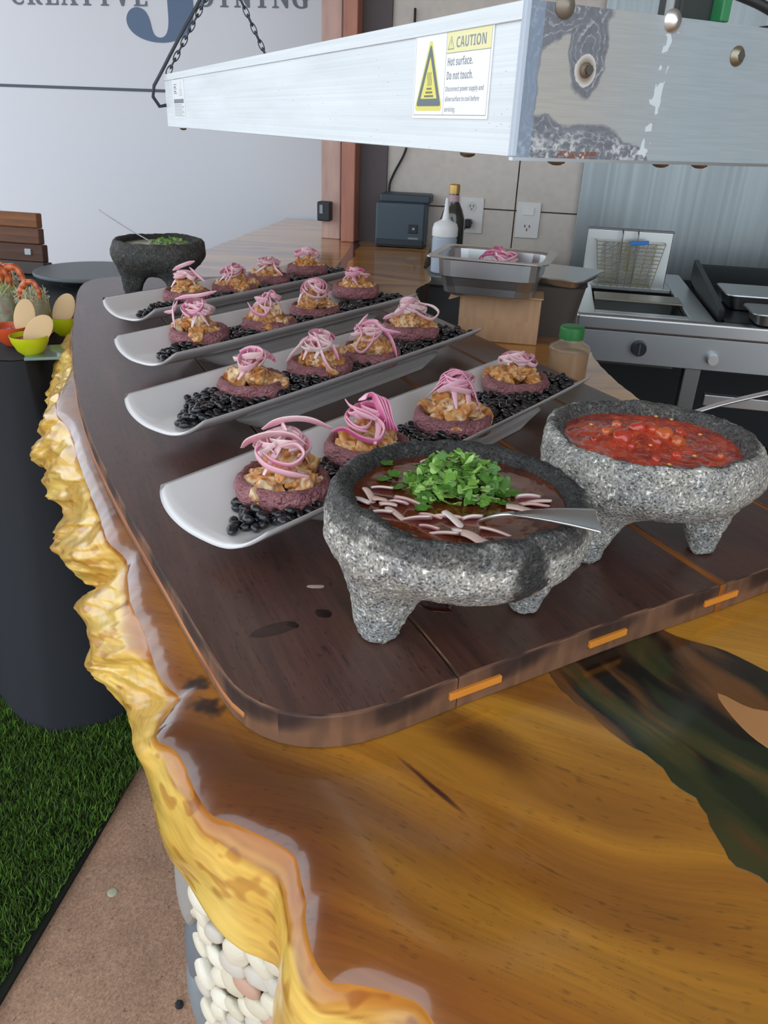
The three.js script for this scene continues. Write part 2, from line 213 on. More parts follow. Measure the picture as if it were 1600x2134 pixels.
{
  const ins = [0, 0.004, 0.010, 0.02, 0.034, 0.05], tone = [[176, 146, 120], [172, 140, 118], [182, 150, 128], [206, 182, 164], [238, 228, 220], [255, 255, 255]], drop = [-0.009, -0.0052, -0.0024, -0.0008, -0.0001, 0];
  const pos = [], uv = [], col = [], idx = [], c = new THREE.Color();
  const put = (x, y, z, t) => { pos.push(x, y, z); uv.push(...topUV(x, z)); c.setRGB(t[0] / 255, t[1] / 255, t[2] / 255, THREE.SRGBColorSpace); col.push(c.r, c.g, c.b); return pos.length / 3 - 1; };
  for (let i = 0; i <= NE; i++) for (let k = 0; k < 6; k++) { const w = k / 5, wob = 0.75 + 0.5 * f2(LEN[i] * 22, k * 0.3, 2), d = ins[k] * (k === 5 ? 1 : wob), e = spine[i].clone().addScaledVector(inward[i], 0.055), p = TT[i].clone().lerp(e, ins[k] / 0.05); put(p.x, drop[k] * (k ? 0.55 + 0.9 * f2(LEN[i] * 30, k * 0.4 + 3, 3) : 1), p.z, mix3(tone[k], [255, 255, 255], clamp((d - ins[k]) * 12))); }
  for (let i = 0; i < NE; i++) for (let k = 0; k < 5; k++) { const a = i * 6 + k, b = a + 6; idx.push(a, a + 1, b, b, a + 1, b + 1); }
  const inner = []; for (let i = 0; i <= NE; i++) inner.push([pos[(i * 6 + 5) * 3], pos[(i * 6 + 5) * 3 + 2]]);
  var slabBack = [[0.95, -0.4], [0.8, -0.72], [0.5, -0.84], [0.38, -0.93], [0.3, -1.02], [0.25, -1.12], [0.2, -1.23], [0.15, -1.36], [0.11, -1.52], [0.08, -1.7], [-0.03, -1.8], [-0.15, -1.72], [-0.21, -1.665], [-0.265, -1.78], [-0.29, -1.886], [-0.345, -2.1], [-0.33, -2.25], [-0.39, -2.5], [-0.42, -2.75], [-0.45, -3.005], [-0.75, -3.005], [-0.75, -3.57], [-1.205, -3.57], [-1.136, -2.52], [-1.115, -2.1]];
  const out = [...spline2(slabBack.slice(0, 20), 220).map(([x, z]) => [x + 0.008 * (f2(x * 40, z * 40, 2) - 0.5), z + 0.008 * (f2(z * 40, x * 40 + 9, 2) - 0.5)]), ...slabBack.slice(20)];
  const base0 = pos.length / 3; const poly = [...inner, ...out]; const tri = THREE.ShapeUtils.triangulateShape(poly.map(([x, z]) => new THREE.Vector2(x, z)), []);
  poly.forEach(([x, z]) => put(x, 0, z, [255, 255, 255])); tri.forEach(([a, b, d]) => { const A = poly[a], B = poly[b], D = poly[d], s = (B[0] - A[0]) * (D[1] - A[1]) - (B[1] - A[1]) * (D[0] - A[0]); s > 0 ? idx.push(base0 + a, base0 + d, base0 + b) : idx.push(base0 + a, base0 + b, base0 + d); });
  // plain sides towards the kitchen and the underside
  const ring = [TT.map((p) => [p.x, p.z])[NE], ...out, [TT[0].x, TT[0].z]]; const s0 = pos.length / 3; ring.forEach(([x, z]) => { put(x, 0, z, [90, 80, 80]); put(x, -0.1, z, [60, 50, 50]); });
  for (let i = 0; i < ring.length - 1; i++) { const a = s0 + i * 2; idx.push(a, a + 1, a + 2, a + 2, a + 1, a + 3); }
  const under = [...BB.map((p, i) => [p.x + inward[i].x * 0.03, p.z + inward[i].z * 0.03]), ...out]; const u0 = pos.length / 3; under.forEach(([x, z]) => put(x, -0.1, z, [120, 90, 60])); THREE.ShapeUtils.triangulateShape(under.map(([x, z]) => new THREE.Vector2(x, z)), []).forEach((t) => idx.push(u0 + t[0], u0 + t[1], u0 + t[2]));
  const g = new THREE.BufferGeometry(); g.setAttribute('position', new THREE.Float32BufferAttribute(pos, 3)); g.setAttribute('uv', new THREE.Float32BufferAttribute(uv, 2)); g.setAttribute('color', new THREE.Float32BufferAttribute(col, 3)); g.setIndex(idx); g.computeVertexNormals();
  part(slab, 'wooden_top', g, M(0xffffff, 0.32, { map: topTex, vertexColors: true, side: THREE.DoubleSide, clearcoat: 1, clearcoatRoughness: 0.12 }));
  // the golden edge
  const fp = [], fu = [], fc = [], fi = [], NJ = 36;
  for (let i = 0; i <= NE; i++) for (let j = 0; j <= NJ; j++) {
    const t = j / NJ, T = TT[i], B = BB[i], n = inward[i].clone().negate(), far = sst(0.9, 0.3, LEN[i] / LEN[NE]) * sst(-0.28, -0.45, T.z), L = LEN[i];
    const s = Math.pow(t, 0.95 + 0.6 * f2(L * 9, 3, 2)), p = T.clone().lerp(B, s);
    const rg = (q) => 1 - 2 * Math.abs(q - 0.5), fold = (f3(L * 14, t * 1.1 + L * 3, 2, 3) - 0.5) * 0.055 * far + (rg(f3(L * 26 + t * 3, t * 2.2 + L * 8, 8, 3)) - 0.6) * 0.011 * far + (f3(L * 70, t * 6, 3, 3) - 0.5) * 0.006 * far + (f3(L * 14, t * 1.4, 5, 2) - 0.5) * 0.022 * (1 - far);
    const fade0 = sst(0, 0.14, t), roll = 0.008 * sin(PI * Math.min(1, t * 1.05)); p.addScaledVector(n, (fold + roll) * fade0 * (1 - 0.4 * t * (1 - far)));
    const tuck = sst(0.92, 1, t) * 0.008; p.addScaledVector(n, -tuck);
    const y = -0.009 - t * 0.091 + far * fade0 * (f2(L * 18, t * 2, 2) - 0.5) * 0.016 - (1 - sst(0, 0.08, t)) * 0.0;
    fp.push(p.x, y, p.z); fu.push(L * 2.2, t * 0.24 + 0.06 * f2(L * 12, 1, 2));
    const lim = (0.03 + 0.26 * f2(L * 17 + 3, 4, 3)) * (1 - far * 0.85), k = sst(lim * 0.4, lim + 0.05, t), line = Math.exp(-(((t - lim) / 0.02) ** 2)) * (1 - far), k2 = mix3([196, 150, 104], [255, 255, 255], k);
    const q = mix3(k2, [150, 104, 66], line * 0.6); c.setRGB(q[0] / 255, q[1] / 255, q[2] / 255, THREE.SRGBColorSpace); fc.push(c.r, c.g, c.b);
  }
  for (let i = 0; i < NE; i++) for (let j = 0; j < NJ; j++) { const a = i * (NJ + 1) + j, b = a + NJ + 1; fi.push(a, b, a + 1, b, b + 1, a + 1); }
  const fg = new THREE.BufferGeometry(); fg.setAttribute('position', new THREE.Float32BufferAttribute(fp, 3)); fg.setAttribute('uv', new THREE.Float32BufferAttribute(fu, 2)); fg.setAttribute('color', new THREE.Float32BufferAttribute(fc, 3)); fg.setIndex(fi); fg.computeVertexNormals();
  const goldTex = tex(1024, 1024, (u, v) => { const w = f2(u * 6, v * 6, 3, 6), a = f2(u * 10 + w * 2, v * 5, 3, 5), b = n2(u * 30 + 4 * w, v * 160, 160), d = f2(u * 30, v * 30, 2, 30); let q = mix3([214, 162, 66], [240, 202, 104], clamp(a * 1.7 - 0.35)); q = mix3(q, [170, 108, 40], sst(0.68, 0.82, d) * 0.5); const k = 0.93 + 0.1 * b; return [q[0] * k, q[1] * k, q[2] * k]; });
  part(slab, 'live_edge', fg, M(0xffffff, 0.26, { map: goldTex, vertexColors: true, side: THREE.DoubleSide, clearcoat: 0.4, clearcoatRoughness: 0.15 }));
}
// dark resin river let into the top, the wooden island in it, and the black band near the post
const riverTex = tex(1024, 1024, (u, v) => { const x = u * 0.8, z = v * 0.8, a = R(38), g = x * cos(a) + z * sin(a), h = -x * sin(a) + z * cos(a), w = f2(g * 7, h * 12, 3), b = f2(h * 52 + w * 4, g * 9, 4), gr = f2(h * 40 + 9 + w * 4, g * 8 + 7, 3); let c = mix3([12, 11, 9], [92, 58, 28], sst(0.34, 0.62, b)); c = mix3(c, [34, 66, 28], sst(0.54, 0.66, gr) * 0.5); return mix3(c, [134, 88, 42], sst(0.62, 0.8, b) * 0.5); });
const riverEdge = [[0.02, -0.60], [0.03, -0.545], [0.039, -0.519], [0.055, -0.492], [0.073, -0.475], [0.092, -0.453], [0.12, -0.432], [0.125, -0.417], [0.139, -0.407], [0.147, -0.38], [0.152, -0.361], [0.162, -0.357], [0.172, -0.351], [0.215, -0.325], [0.3, -0.29], [0.42, -0.26], [0.55, -0.24]], riverTop = [[0.62, -0.42], [0.45, -0.47], [0.32, -0.515], [0.25, -0.545], [0.218, -0.566], [0.205, -0.576], [0.185, -0.589], [0.154, -0.597], [0.139, -0.606], [0.12, -0.64], [0.06, -0.65]];
const river = part(slab, 'resin_river', uvBox(prism([...spline2(riverEdge, 110).map(([x, z]) => [x + 0.004 * (f2(x * 120, z * 120, 2) - 0.5), z + 0.006 * (f2(x * 90, z * 90 + 5, 2) - 0.5)]), ...spline2(riverTop, 60)], 0.0044, 0.0003), 1.25), M(0xffffff, 0.22, { map: riverTex, clearcoat: 0.8, clearcoatRoughness: 0.12 }), [0, -0.004, 0]);
river.userData.label = 'dark green and black resin inlay';
part(slab, 'wood_island', uvBox(prism(spline2([[0.172, -0.526], [0.193, -0.514], [0.215, -0.512], [0.25, -0.49], [0.27, -0.455], [0.235, -0.452], [0.198, -0.47], [0.183, -0.489]], 40, true), 0.002, 0.0002), 0.9), M(0xffffff, 0.3, { map: goldTex2() }), [0, -0.0014, 0]);
function goldTex2() { return tex(256, 256, (u, v) => { const b = f2(u * 3, v * 12, 3, 3), k = 0.8 + 0.35 * b; return [196 * k, 140 * k, 88 * k]; }); }
{ const c1 = [[-0.60, -2.05], [-0.635, -2.25], [-0.655, -2.45], [-0.68, -2.62], [-0.71, -2.8], [-0.735, -2.92], [-0.74, -3.0]]; const A = spline2(c1, 40), B = A.map(([x, z], i) => [x + 0.03 + 0.006 * sin(i * 0.6), z]).reverse();
  part(slab, 'black_resin_band', prism([...A, ...B], 0.003, 0.0003), M(0x1c1e20, 0.25, { clearcoat: 0.6 }), [0, -0.0024, 0]); }

// pebble clad base under the slab
const plinth = thing('counter_base', 'bar base clad with pale river pebbles and grey slate under the slab', 'counter base', [0, 0, 0]);
const footprint = [[-0.22, -0.39], [-0.205, -0.366], [-0.13, -0.33], [-0.05, -0.305], [0.1, -0.265], [0.85, -0.2], [0.85, -0.5], [0.1, -0.9], [-0.2, -1.1], [-0.28, -1.5], [-0.34, -1.5], [-0.45, -1.1], [-0.27, -0.62]];
part(plinth, 'core', prism(footprint, 0.74), M(0x8a8378, 0.9));
{
  const r = rng(31), pebG = [0, 1, 2].map((s) => displace(new THREE.IcosahedronGeometry(1, 4), (v) => { const k = 0.86 + 0.28 * n3(v.x * 1.3 + s * 9, v.y * 1.3, v.z * 1.3); v.multiplyScalar(k); }));
  const pebM = [0xe2d9c2, 0xd6cdb4, 0xe9e2cf, 0xcfc6b8, 0xc79f88].map((c) => M(c, 0.45)), slateM = [0x7f858a, 0x6c7178, 0x9a9690].map((c) => M(c, 0.6));
  const path = [[-0.208, -0.372], [-0.19, -0.356], [-0.13, -0.327], [-0.05, -0.301], [0.03, -0.28]].map((p) => V(p[0], 0, p[1])), crv = new THREE.CatmullRomCurve3(path);
  const spots = []; for (let tries = 0; tries < 5000 && spots.length < 290; tries++) { const s = r(), y = 0.30 + 0.445 * r(), P = crv.getPointAt(s), T = crv.getTangentAt(s), sz = 0.0085 + 0.006 * r(); if (spots.some((q) => Math.hypot(q.P.distanceTo(P), q.y - y) < (q.sz + sz) * 0.8)) continue; spots.push({ P, y, sz, T }); }
  spots.forEach((q) => { const n = V(-q.T.z, 0, q.T.x); if (n.dot(V(-1, 0, 0.6)) < 0) n.negate(); const m = part(plinth, 'pebble', pebG[Math.floor(r() * 3)], pebM[Math.min(4, Math.floor(r() * 4.25))], [q.P.x + n.x * 0.004, q.y, q.P.z + n.z * 0.004]); m.rotation.set(0, Math.atan2(n.x, n.z), (r() - 0.5) * 2.4, 'YXZ'); m.scale.set(q.sz * 1.3, q.sz * 0.95, q.sz * 0.6); });
  for (let k = 0; k < 9; k++) { const m = part(plinth, 'slate_piece', pebG[k % 3], slateM[k % 3], [-0.217 + 0.003 * (k % 2), 0.08 + k * 0.078, -0.378]); m.scale.set(0.012, 0.056, 0.02); m.rotation.y = 0.6; m.rotation.z = (r() - 0.5) * 0.3; }
}
// ---------- the long serving board ----------
const BT = 0.88, BO = [-0.3, -0.85];                             // its top, and the point that its pieces are measured from
const boardOutline = spline2([[-1.088, -1.759], [-1.087, -1.71], [-1.054, -1.626], [-0.959, -1.458], [-0.852, -1.275], [-0.762, -1.131], [-0.685, -1.014], [-0.606, -0.9], [-0.526, -0.794], [-0.46, -0.714], [-0.393, -0.636], [-0.344, -0.581], [-0.294, -0.525], [-0.251, -0.476], [-0.219, -0.441], [-0.195, -0.415], [-0.177, -0.4], [-0.158, -0.391], [-0.136, -0.387], [-0.11, -0.391], [-0.086, -0.403], [-0.06, -0.424], [-0.031, -0.452], [0.021, -0.499], [0.098, -0.569], [0.19, -0.648], [0.25, -0.702], [0.305, -0.752], [0.345, -0.8], [0.36, -0.85], [0.345, -0.905], [0.298, -0.968], [0.2, -1.096], [0.05, -1.292], [-0.101, -1.49], [-0.25, -1.685], [-0.4, -1.88], [-0.44, -1.96], [-0.46, -2.01], [-0.52, -2.03], [-0.7, -1.962], [-0.863, -1.895], [-1.0, -1.838], [-1.06, -1.805]], 300, true);
const GR = R(-36.5), WX = cos(GR), WZ = sin(GR);                 // plank seams run along (sin, -cos) of this angle
const board = thing('serving_board', 'long dark walnut plank board with rounded corners lying on the amber bar', 'serving board', [BO[0], BT - 0.03, BO[1]]);
const plankM = [[0xffffff, 0.0], [0xf4ece6, 0.3], [0xfff0e6, 0.62], [0xe8e0da, 0.85]].map(([c, off]) => { const t = WALNUT.clone(); t.offset.set(off, off * 0.7); t.needsUpdate = true; return M(c, 0.42, { map: t, bumpMap: FINE, bumpScale: 0.0003, clearcoat: 0.6, clearcoatRoughness: 0.28 }); });
const seams = [-1, 0.249, 0.535, 0.711, 3];
const sideTex = tex(512, 512, (u, v) => { const a = f2(u * 8, v * 16, 4, 8), b = n2(u * 120, v * 24, 24), d = f2(u * 5 + 3, v * 9, 3, 1); let c = mix3([40, 26, 22], [84, 56, 44], clamp(a * 1.8 - 0.4)); c = mix3(c, [140, 98, 68], sst(0.64, 0.76, d) * 0.7); const k = 0.9 + 0.2 * b; return [c[0] * k, c[1] * k, c[2] * k]; }), sideM = M(0xffffff, 0.6, { map: sideTex, bumpMap: FINE, bumpScale: 0.001 });
for (let i = 0; i < 4; i++) {
  const g = prism(clip(boardOutline, WX, WZ, seams[i] + (i ? (i === 2 ? 0.0085 : i === 3 ? 0.004 : 0.0005) : 0), seams[i + 1] - 0.0004).map(([x, z]) => [x - BO[0], z - BO[1]]), 0.03 - 0.0006 * (i === 2), 0.002);
  part(board, 'plank', uvBox(g, 2, R(36.5)), [plankM[i], sideM]);
}
const stripM = M(0xb08a5e, 0.5, { map: tex(256, 256, (u, v) => { const k = 0.7 + 0.5 * f2(u * 4, v * 24, 3, 4); return [210 * k, 160 * k, 104 * k]; }) });
for (const [a, b] of [[0.5356, 0.5434], [0.7112, 0.7148]]) part(board, 'filler_strip', uvBox(prism(clip(boardOutline, WX, WZ, a, b).map(([x, z]) => [x - BO[0], z - BO[1]]), 0.0296, 0.0012), 6, R(36.5)), stripM).userData.label = 'pale filler strip';
const inlayM = M(0xffffff, 0.5, { map: tex(128, 128, (u, v) => { const k = 0.8 + 0.35 * f2(u * 3, v * 20, 3, 3); return [222 * k, 138 * k, 46 * k]; }) });
for (const [x0, z0, x1, z1] of [[-0.0315, -0.4486, 0.004, -0.4806], [0.072, -0.5422, 0.103, -0.5705], [0.176, -0.6336, 0.209, -0.6624]]) { const dx = x1 - x0, dz = z1 - z0; part(board, 'spline_inlay', box(Math.hypot(dx, dz), 0.0062, 0.006, 0.0005), inlayM, [(x0 + x1) / 2 - BO[0] - 0.0018, 0.0155, (z0 + z1) / 2 - BO[1] - 0.0019], [0, -Math.atan2(dz, dx), 0]).userData.label = 'bright orange wooden inlay'; }
{ const pts = boardOutline.filter(([x, z]) => x < -0.165 && z > -1.75 && z < -0.395).map(([x, z]) => V(x - BO[0], 0.0115, z - BO[1])); pts.sort((a, b) => a.z - b.z);
  part(board, 'edge_band', ribbon(pts, 0.006, 0.0022, () => V(0, 1, 0), 0.8, (t, s) => mix3([196, 128, 74], [150, 86, 48], n2(t * 60, 2))), M(0xffffff, 0.45, { vertexColors: true })).userData.label = 'pale sapwood band'; }

// ---------- platters, beans, sopes ----------
const PL = 0.335, PW = 0.0745, glaze = M(0xe4e1df, 0.2, { clearcoat: 0.7, clearcoatRoughness: 0.08 });
const plateY = (s, t) => 0.0225 + 0.033 * Math.pow(Math.min(1, Math.abs(t) / PW), 2.7) + 0.005 * Math.pow(Math.abs(s) / PL, 3);
const plateGeo = (() => {
  const ns = 80, nt = 36, H = 0.0048, pos = [], idx = [], at = (k, i, j) => (k * (ns + 1) + i) * (nt + 1) + j;
  const q = (k) => { for (let i = 0; i <= ns; i++) for (let j = 0; j <= nt; j++) { const a = -1 + 2 * i / ns, b = -1 + 2 * j / nt, sq = Math.pow(Math.abs(b), 8) * 0.035, s = a * PL * (1 - sq * (Math.abs(a) ** 8)), t = b * PW * (1 - 0.05 * a * a); const e = Math.min(1, Math.min((1 - Math.abs(a)) / 0.014, (1 - Math.abs(b)) / 0.06)), rd = Math.sqrt(1 - (1 - e) ** 2); pos.push(t, plateY(s, t) - H / 2 + (k ? -1 : 1) * H / 2 * rd, -s); } };
  q(0); q(1);
  for (let i = 0; i < ns; i++) for (let j = 0; j < nt; j++) { let a = at(0, i, j), b = at(0, i, j + 1), c = at(0, i + 1, j), d = at(0, i + 1, j + 1); idx.push(a, b, c, b, d, c); a = at(1, i, j); b = at(1, i, j + 1); c = at(1, i + 1, j); d = at(1, i + 1, j + 1); idx.push(a, c, b, b, c, d); }
  let g = new THREE.BufferGeometry(); g.setAttribute('position', new THREE.Float32BufferAttribute(pos, 3)); g.setIndex(idx); g = mergeVertices(g, 1e-6); g.computeVertexNormals(); return g; })();
const footGeo = loft([[0.038, 0.20, 0.02, 0], [0.041, 0.215, 0.022, 0.008], [0.047, 0.235, 0.025, 0.0195]], true, true);
const PLATES = [   // near end, turn, sopes [s, t], look
  { e: [-0.275, -0.59], a: 26, n: 'frontmost' }, { e: [-0.4375, -0.8225], a: 24, n: 'second from the front' }, { e: [-0.5945, -1.077], a: 23.5, n: 'third from the front' }, { e: [-0.759, -1.329], a: 21, n: 'rearmost' }];
const S4 = [[[-0.228, -0.652], [-0.172, -0.772], [-0.091, -0.893], [-0.028, -1.076]], [[-0.371, -0.949], [-0.313, -1.064], [-0.257, -1.153], [-0.221, -1.31]], [[-0.55, -1.17], [-0.471, -1.288], [-0.429, -1.427], [-0.385, -1.58]], [[-0.705, -1.457], [-0.65, -1.576], [-0.616, -1.692], [-0.568, -1.828]]];
PLATES.forEach((p, k) => {
  const a = R(p.a); p.c = [p.e[0] + 0.306 * sin(a) + 0.018 * cos(a), p.e[1] - 0.306 * cos(a) + 0.018 * sin(a)];
  p.w = (s, t) => [p.c[0] + s * sin(a) + t * cos(a), p.c[1] - s * cos(a) + t * sin(a)];
  p.l = (x, z) => { const dx = x - p.c[0], dz = z - p.c[1]; return [dx * sin(a) - dz * cos(a), dx * cos(a) + dz * sin(a)]; };
  const t = thing('canoe_platter', ['long white canoe platter in front with one pointed corner under the frontmost beans', 'long white canoe platter second from the front, seen whole between two others', 'long white canoe platter third from the front, its near beans in a small clump', 'long white canoe platter at the back, next to the dark stone mortar'][k], 'platter', [p.c[0], BT, p.c[1]], -a, 'white canoe platters on the walnut board');
  part(t, 'dish', plateGeo, glaze); part(t, 'foot', footGeo, glaze, [0, 0, 0]);
});
// beans
const beanGeo = displace(new THREE.IcosahedronGeometry(1, 3), (v) => { const x = v.x; v.set(x * 0.0068, v.y * 0.0041 * (1 - 0.12 * x), v.z * 0.0046 + 0.0011 * (x * x - 0.4)); });
const beanM = [0x121317, 0x1a1b20, 0x0d0e12].map((c) => M(c, 0.25, { clearcoat: 0.5, clearcoatRoughness: 0.15 })), beanPale = M(0x54474a, 0.35);
const restBeans = [];
{
  let made = 0; const r = rng(5);
  PLATES.forEach((p, k) => {
    const sopes = S4[k].map(([x, z]) => p.l(x, z)), s0 = sopes[0][0], spots = [];
    for (let layer = 0; layer < 3; layer++) for (let tries = 0; tries < 9000; tries++) {
      const s = lerp([-0.318, -0.315, -0.315, -0.315][k], 0.31, r()), near = s < s0 - 0.005;
      const w0 = (near ? [-0.03, -0.046, -0.012, -0.012][k] : -0.034) + layer * 0.008, w1 = (near ? [0.048, 0.04, 0.036, 0.036][k] : 0.052) - layer * 0.009; const t = lerp(w0, w1, r());
      if (near && s < lerp(-0.316, -0.27, Math.abs(t - 0.014) / 0.04) + layer * 0.014) continue;
      if (k > 1 && near && r() < 0.3) continue;
      if (layer && !near && r() < 0.72) continue;
      const d = Math.min(...sopes.map(([a, b]) => Math.hypot(a - s, b - t))); if (d < 0.036 + (layer === 2 ? 0.02 : 0)) continue;
      if (spots.some((q) => q.layer === layer && Math.hypot(q.s - s, q.t - t) < 0.0096)) continue;
      spots.push({ s, t, layer });
    }
    spots.sort((a, b) => a.s - b.s || a.layer - b.layer);
    const keep = [165, 135, 0, 0][k], where = (q) => q.s < s0 - 0.01 ? 'in the near end heap' : q.s < sopes[1][0] ? 'between first and second sope' : q.s < sopes[2][0] ? 'between second and third sope' : q.s < sopes[3][0] ? 'between third and fourth sope' : 'past the last sope';
    spots.forEach((q, i) => {
      const [x, z] = p.w(q.s, q.t), y = BT + plateY(q.s, q.t) + 0.0038 + q.layer * 0.0062 + 0.0012 * r(), rot = [(r() - 0.5) * 1.1, r() * 6.28, (r() - 0.5) * 0.9], sc = 0.9 + 0.25 * r();
      if (i < keep) { const m = solo('black_bean', beanGeo, r() < 0.03 ? beanPale : beanM[Math.floor(r() * 3)], [x, y, z], `glossy black bean ${where(q)} on the ${k ? 'second white platter' : 'frontmost white platter'}`, 'bean', `black beans ${where(q)} on the ${k ? 'second' : 'frontmost'} platter`); m.rotation.set(...rot); m.scale.setScalar(sc); made++; }
      else { const o = new THREE.Object3D(); o.position.set(x, y, z); o.rotation.set(...rot); o.scale.setScalar(sc); o.updateMatrix(); restBeans.push(o.matrix.clone()); }
    });
  });
  const inst = new THREE.InstancedMesh(beanGeo, beanM[0], restBeans.length); restBeans.forEach((m, i) => inst.setMatrixAt(i, m)); inst.name = 'black_beans'; inst.userData = { kind: 'stuff', label: 'black beans spread under the sopes on the rear white platters', category: 'beans' }; scene.add(inst);
}
// sopes: purple corn base, browned chicken, pickled onion
const masaTex = tex(512, 512, (u, v) => { const a = n2(u * 70, v * 70, 70), b = n2(u * 150, v * 150, 150), d = f2(u * 6, v * 6, 3, 6); let c = mix3([134, 76, 82], [198, 138, 140], clamp(0.5 * a + 0.6 * d)); if (b > 0.86) c = mix3(c, [224, 186, 186], (b - 0.86) * 5); return c; });
const masaB = bumpTex(512, (u, v) => f2(u * 26, v * 26, 4, 26)), masaM = M(0xffffff, 0.6, { map: masaTex, bumpMap: masaB, bumpScale: 0.006 });
const masaGeo = [0, 1, 2, 3].map((k) => { const g = lathe([[0.0005, 0.011], [0.02, 0.0112], [0.031, 0.012], [0.0355, 0.017], [0.0385, 0.0228], [0.042, 0.0238], [0.0455, 0.0205], [0.0475, 0.013], [0.0465, 0.005], [0.042, 0.0008], [0.02, 0], [0.0005, 0]].map((q) => q), 72);
  const sp = new THREE.SplineCurve([[0.0005, 0.011], [0.02, 0.0112], [0.031, 0.012], [0.0355, 0.017], [0.0385, 0.0228], [0.042, 0.0238], [0.0455, 0.0205], [0.0475, 0.013], [0.0465, 0.005], [0.042, 0.0008], [0.02, 0], [0.0005, 0]].map(([x, y]) => new THREE.Vector2(x, y))).getPoints(44);
  const L = new THREE.LatheGeometry(sp, 90); const p = L.attributes.position, uv = L.attributes.uv; for (let i = 0; i < p.count; i++) uv.setXY(i, uv.getX(i) * 3.6, uv.getY(i) * 1.6);
  displace(L, (v) => { const a = Math.atan2(v.z, v.x), w = 1 + 0.07 * (f2(2.2 + cos(a) * 1.4 + k * 3, 2.2 + sin(a) * 1.4 + k, 2) - 0.5) * 2, n = f3(v.x * 150 + k * 7, v.y * 150, v.z * 150, 3) - 0.5, c = n3(v.x * 60 + k * 5, v.y * 60, v.z * 60); v.x *= w; v.z *= w; const h = Math.hypot(v.x, v.z) + 1e-6; if (h > 0.03) { v.x += v.x / h * n * 0.005; v.z += v.z / h * n * 0.005; v.y += (n + (c - 0.5) * 0.8) * 0.004 * sst(0, 0.01, v.y); } }); return L; });
const CH = [[234, 208, 168], [214, 138, 62], [146, 78, 34], [222, 180, 124]];
const chunkGeo = [...Array(7).keys()].map((k) => { const g = displace(new THREE.IcosahedronGeometry(1, 3), (v) => { const n = f3(v.x * 1.5 + k * 11, v.y * 1.5, v.z * 1.5, 3), m = f3(v.x * 4 + k * 3, v.y * 4 + 5, v.z * 4, 3); const q = [[1, 0.2, 0.3], [-0.5, 0.8, 0.4], [0.1, -0.6, 0.9], [-0.7, -0.3, -0.8], [0.5, 0.7, -0.6]].reduce((s, d) => Math.min(s, 0.72 / Math.max(0.2, (v.x * d[0] + v.y * d[1] + v.z * d[2]) / Math.hypot(...d))), 1.1); v.multiplyScalar((0.5 + 0.7 * n + 0.35 * m) * q); v.set(v.x * 1.15, v.y * 0.75, v.z * 0.95); });
  return paint(g, (x, y, z) => { const n = f3(x * 2 + k * 5, y * 2, z * 2 + 3, 3), m = f3(x * 6, y * 6 + k, z * 6, 2); let c = mix3(k % 2 === 0 ? CH[0] : CH[3], CH[1], sst(0.46, 0.6, n) * (k % 2 ? 1 : 0.8)); c = mix3(c, CH[2], sst(0.56, 0.72, m) * 0.8); return c; }); });
const chunkM = M(0xffffff, 0.45, { vertexColors: true, clearcoat: 0.15 }), onionM = M(0xffffff, 0.28, { vertexColors: true, clearcoat: 0.4, clearcoatRoughness: 0.25, transmission: 0 });
const pinks = (hot) => (t, s) => { const e = clamp(0.5 + 0.5 * s); return mix3(mix3([242, 218, 212], [240, 180, 196], clamp(hot * 1.2)), mix3([228, 156, 178], [204, 60, 124], clamp(hot)), Math.pow(e, 2.6) * (0.75 + 0.25 * sin(t * 9))); };
function ringStrip(r, a0, a1, w, thick, hot, rx, ry, rz, pos, squash = 1) {
  const N = 30, e = new THREE.Euler(rx, ry, rz), ax = V(0, 1, 0).applyEuler(e), pts = []; for (let i = 0; i <= N; i++) { const a = lerp(a0, a1, i / N); pts.push(V(cos(a) * r, 0.25 * r * sin(a * 1.7), sin(a) * r * squash).applyEuler(e).add(V(...pos))); }
  return ribbon(pts, w, thick, () => ax, 0.45, pinks(hot));
}
function domeStrip(r, top, w, thick, hot) {                          // part of an onion ring draped over the heap
  const q = (a, b) => a + (b - a) * r(), N = 30, rad = q(0.011, 0.024), a0 = q(0, 6.28), span = q(1.8, 4.6), ca = q(0, 6.28), cr = q(0, 0.016), cx = cos(ca) * cr, cz = sin(ca) * cr, lift = q(0, 0.009), sq = q(0.55, 1), ev = q(0, 3.1), k = q(0.2, 1.1), pts = [];
  for (let i = 0; i <= N; i++) { const a = a0 + span * i / N, u = cos(a) * rad, v = sin(a) * rad * sq, x = cx + u * cos(ev) - v * sin(ev), z = cz + u * sin(ev) + v * cos(ev), d = Math.hypot(x, z); pts.push(V(x, Math.max(0.022, top + 0.005 - ((d / 0.036) ** 2) * (top - 0.026)) + lift, z)); }
  return ribbon(pts, w, thick, (i) => V(pts[i].x * 14, k, pts[i].z * 14).normalize(), 0.5, pinks(hot));
}
function drape(r, ang, top, len, w, hot, lift) {                 // a strip that runs from the crown of the heap outwards and down
  const pts = [], N = 24, d = V(cos(ang), 0, sin(ang)), sd = V(-sin(ang), 0, cos(ang)), k = (r() - 0.5) * 0.02, b0 = -0.3 - 0.4 * r();
  for (let i = 0; i <= N; i++) { const t = lerp(b0, 1, i / N), x = t * len, y = top + lift - Math.max(0, t) ** 2 * (top - 0.02) * (0.55 + 0.35 * r() * 0 + 0.25) - (t < 0 ? t * t * 0.012 : 0); pts.push(d.clone().multiplyScalar(x).addScaledVector(sd, k * sin(t * 3)).add(V(0, y, 0))); }
  return ribbon(pts, w, 0.0024, () => sd.clone().add(V(0, 0.25, 0)), 0.4, pinks(hot));
}
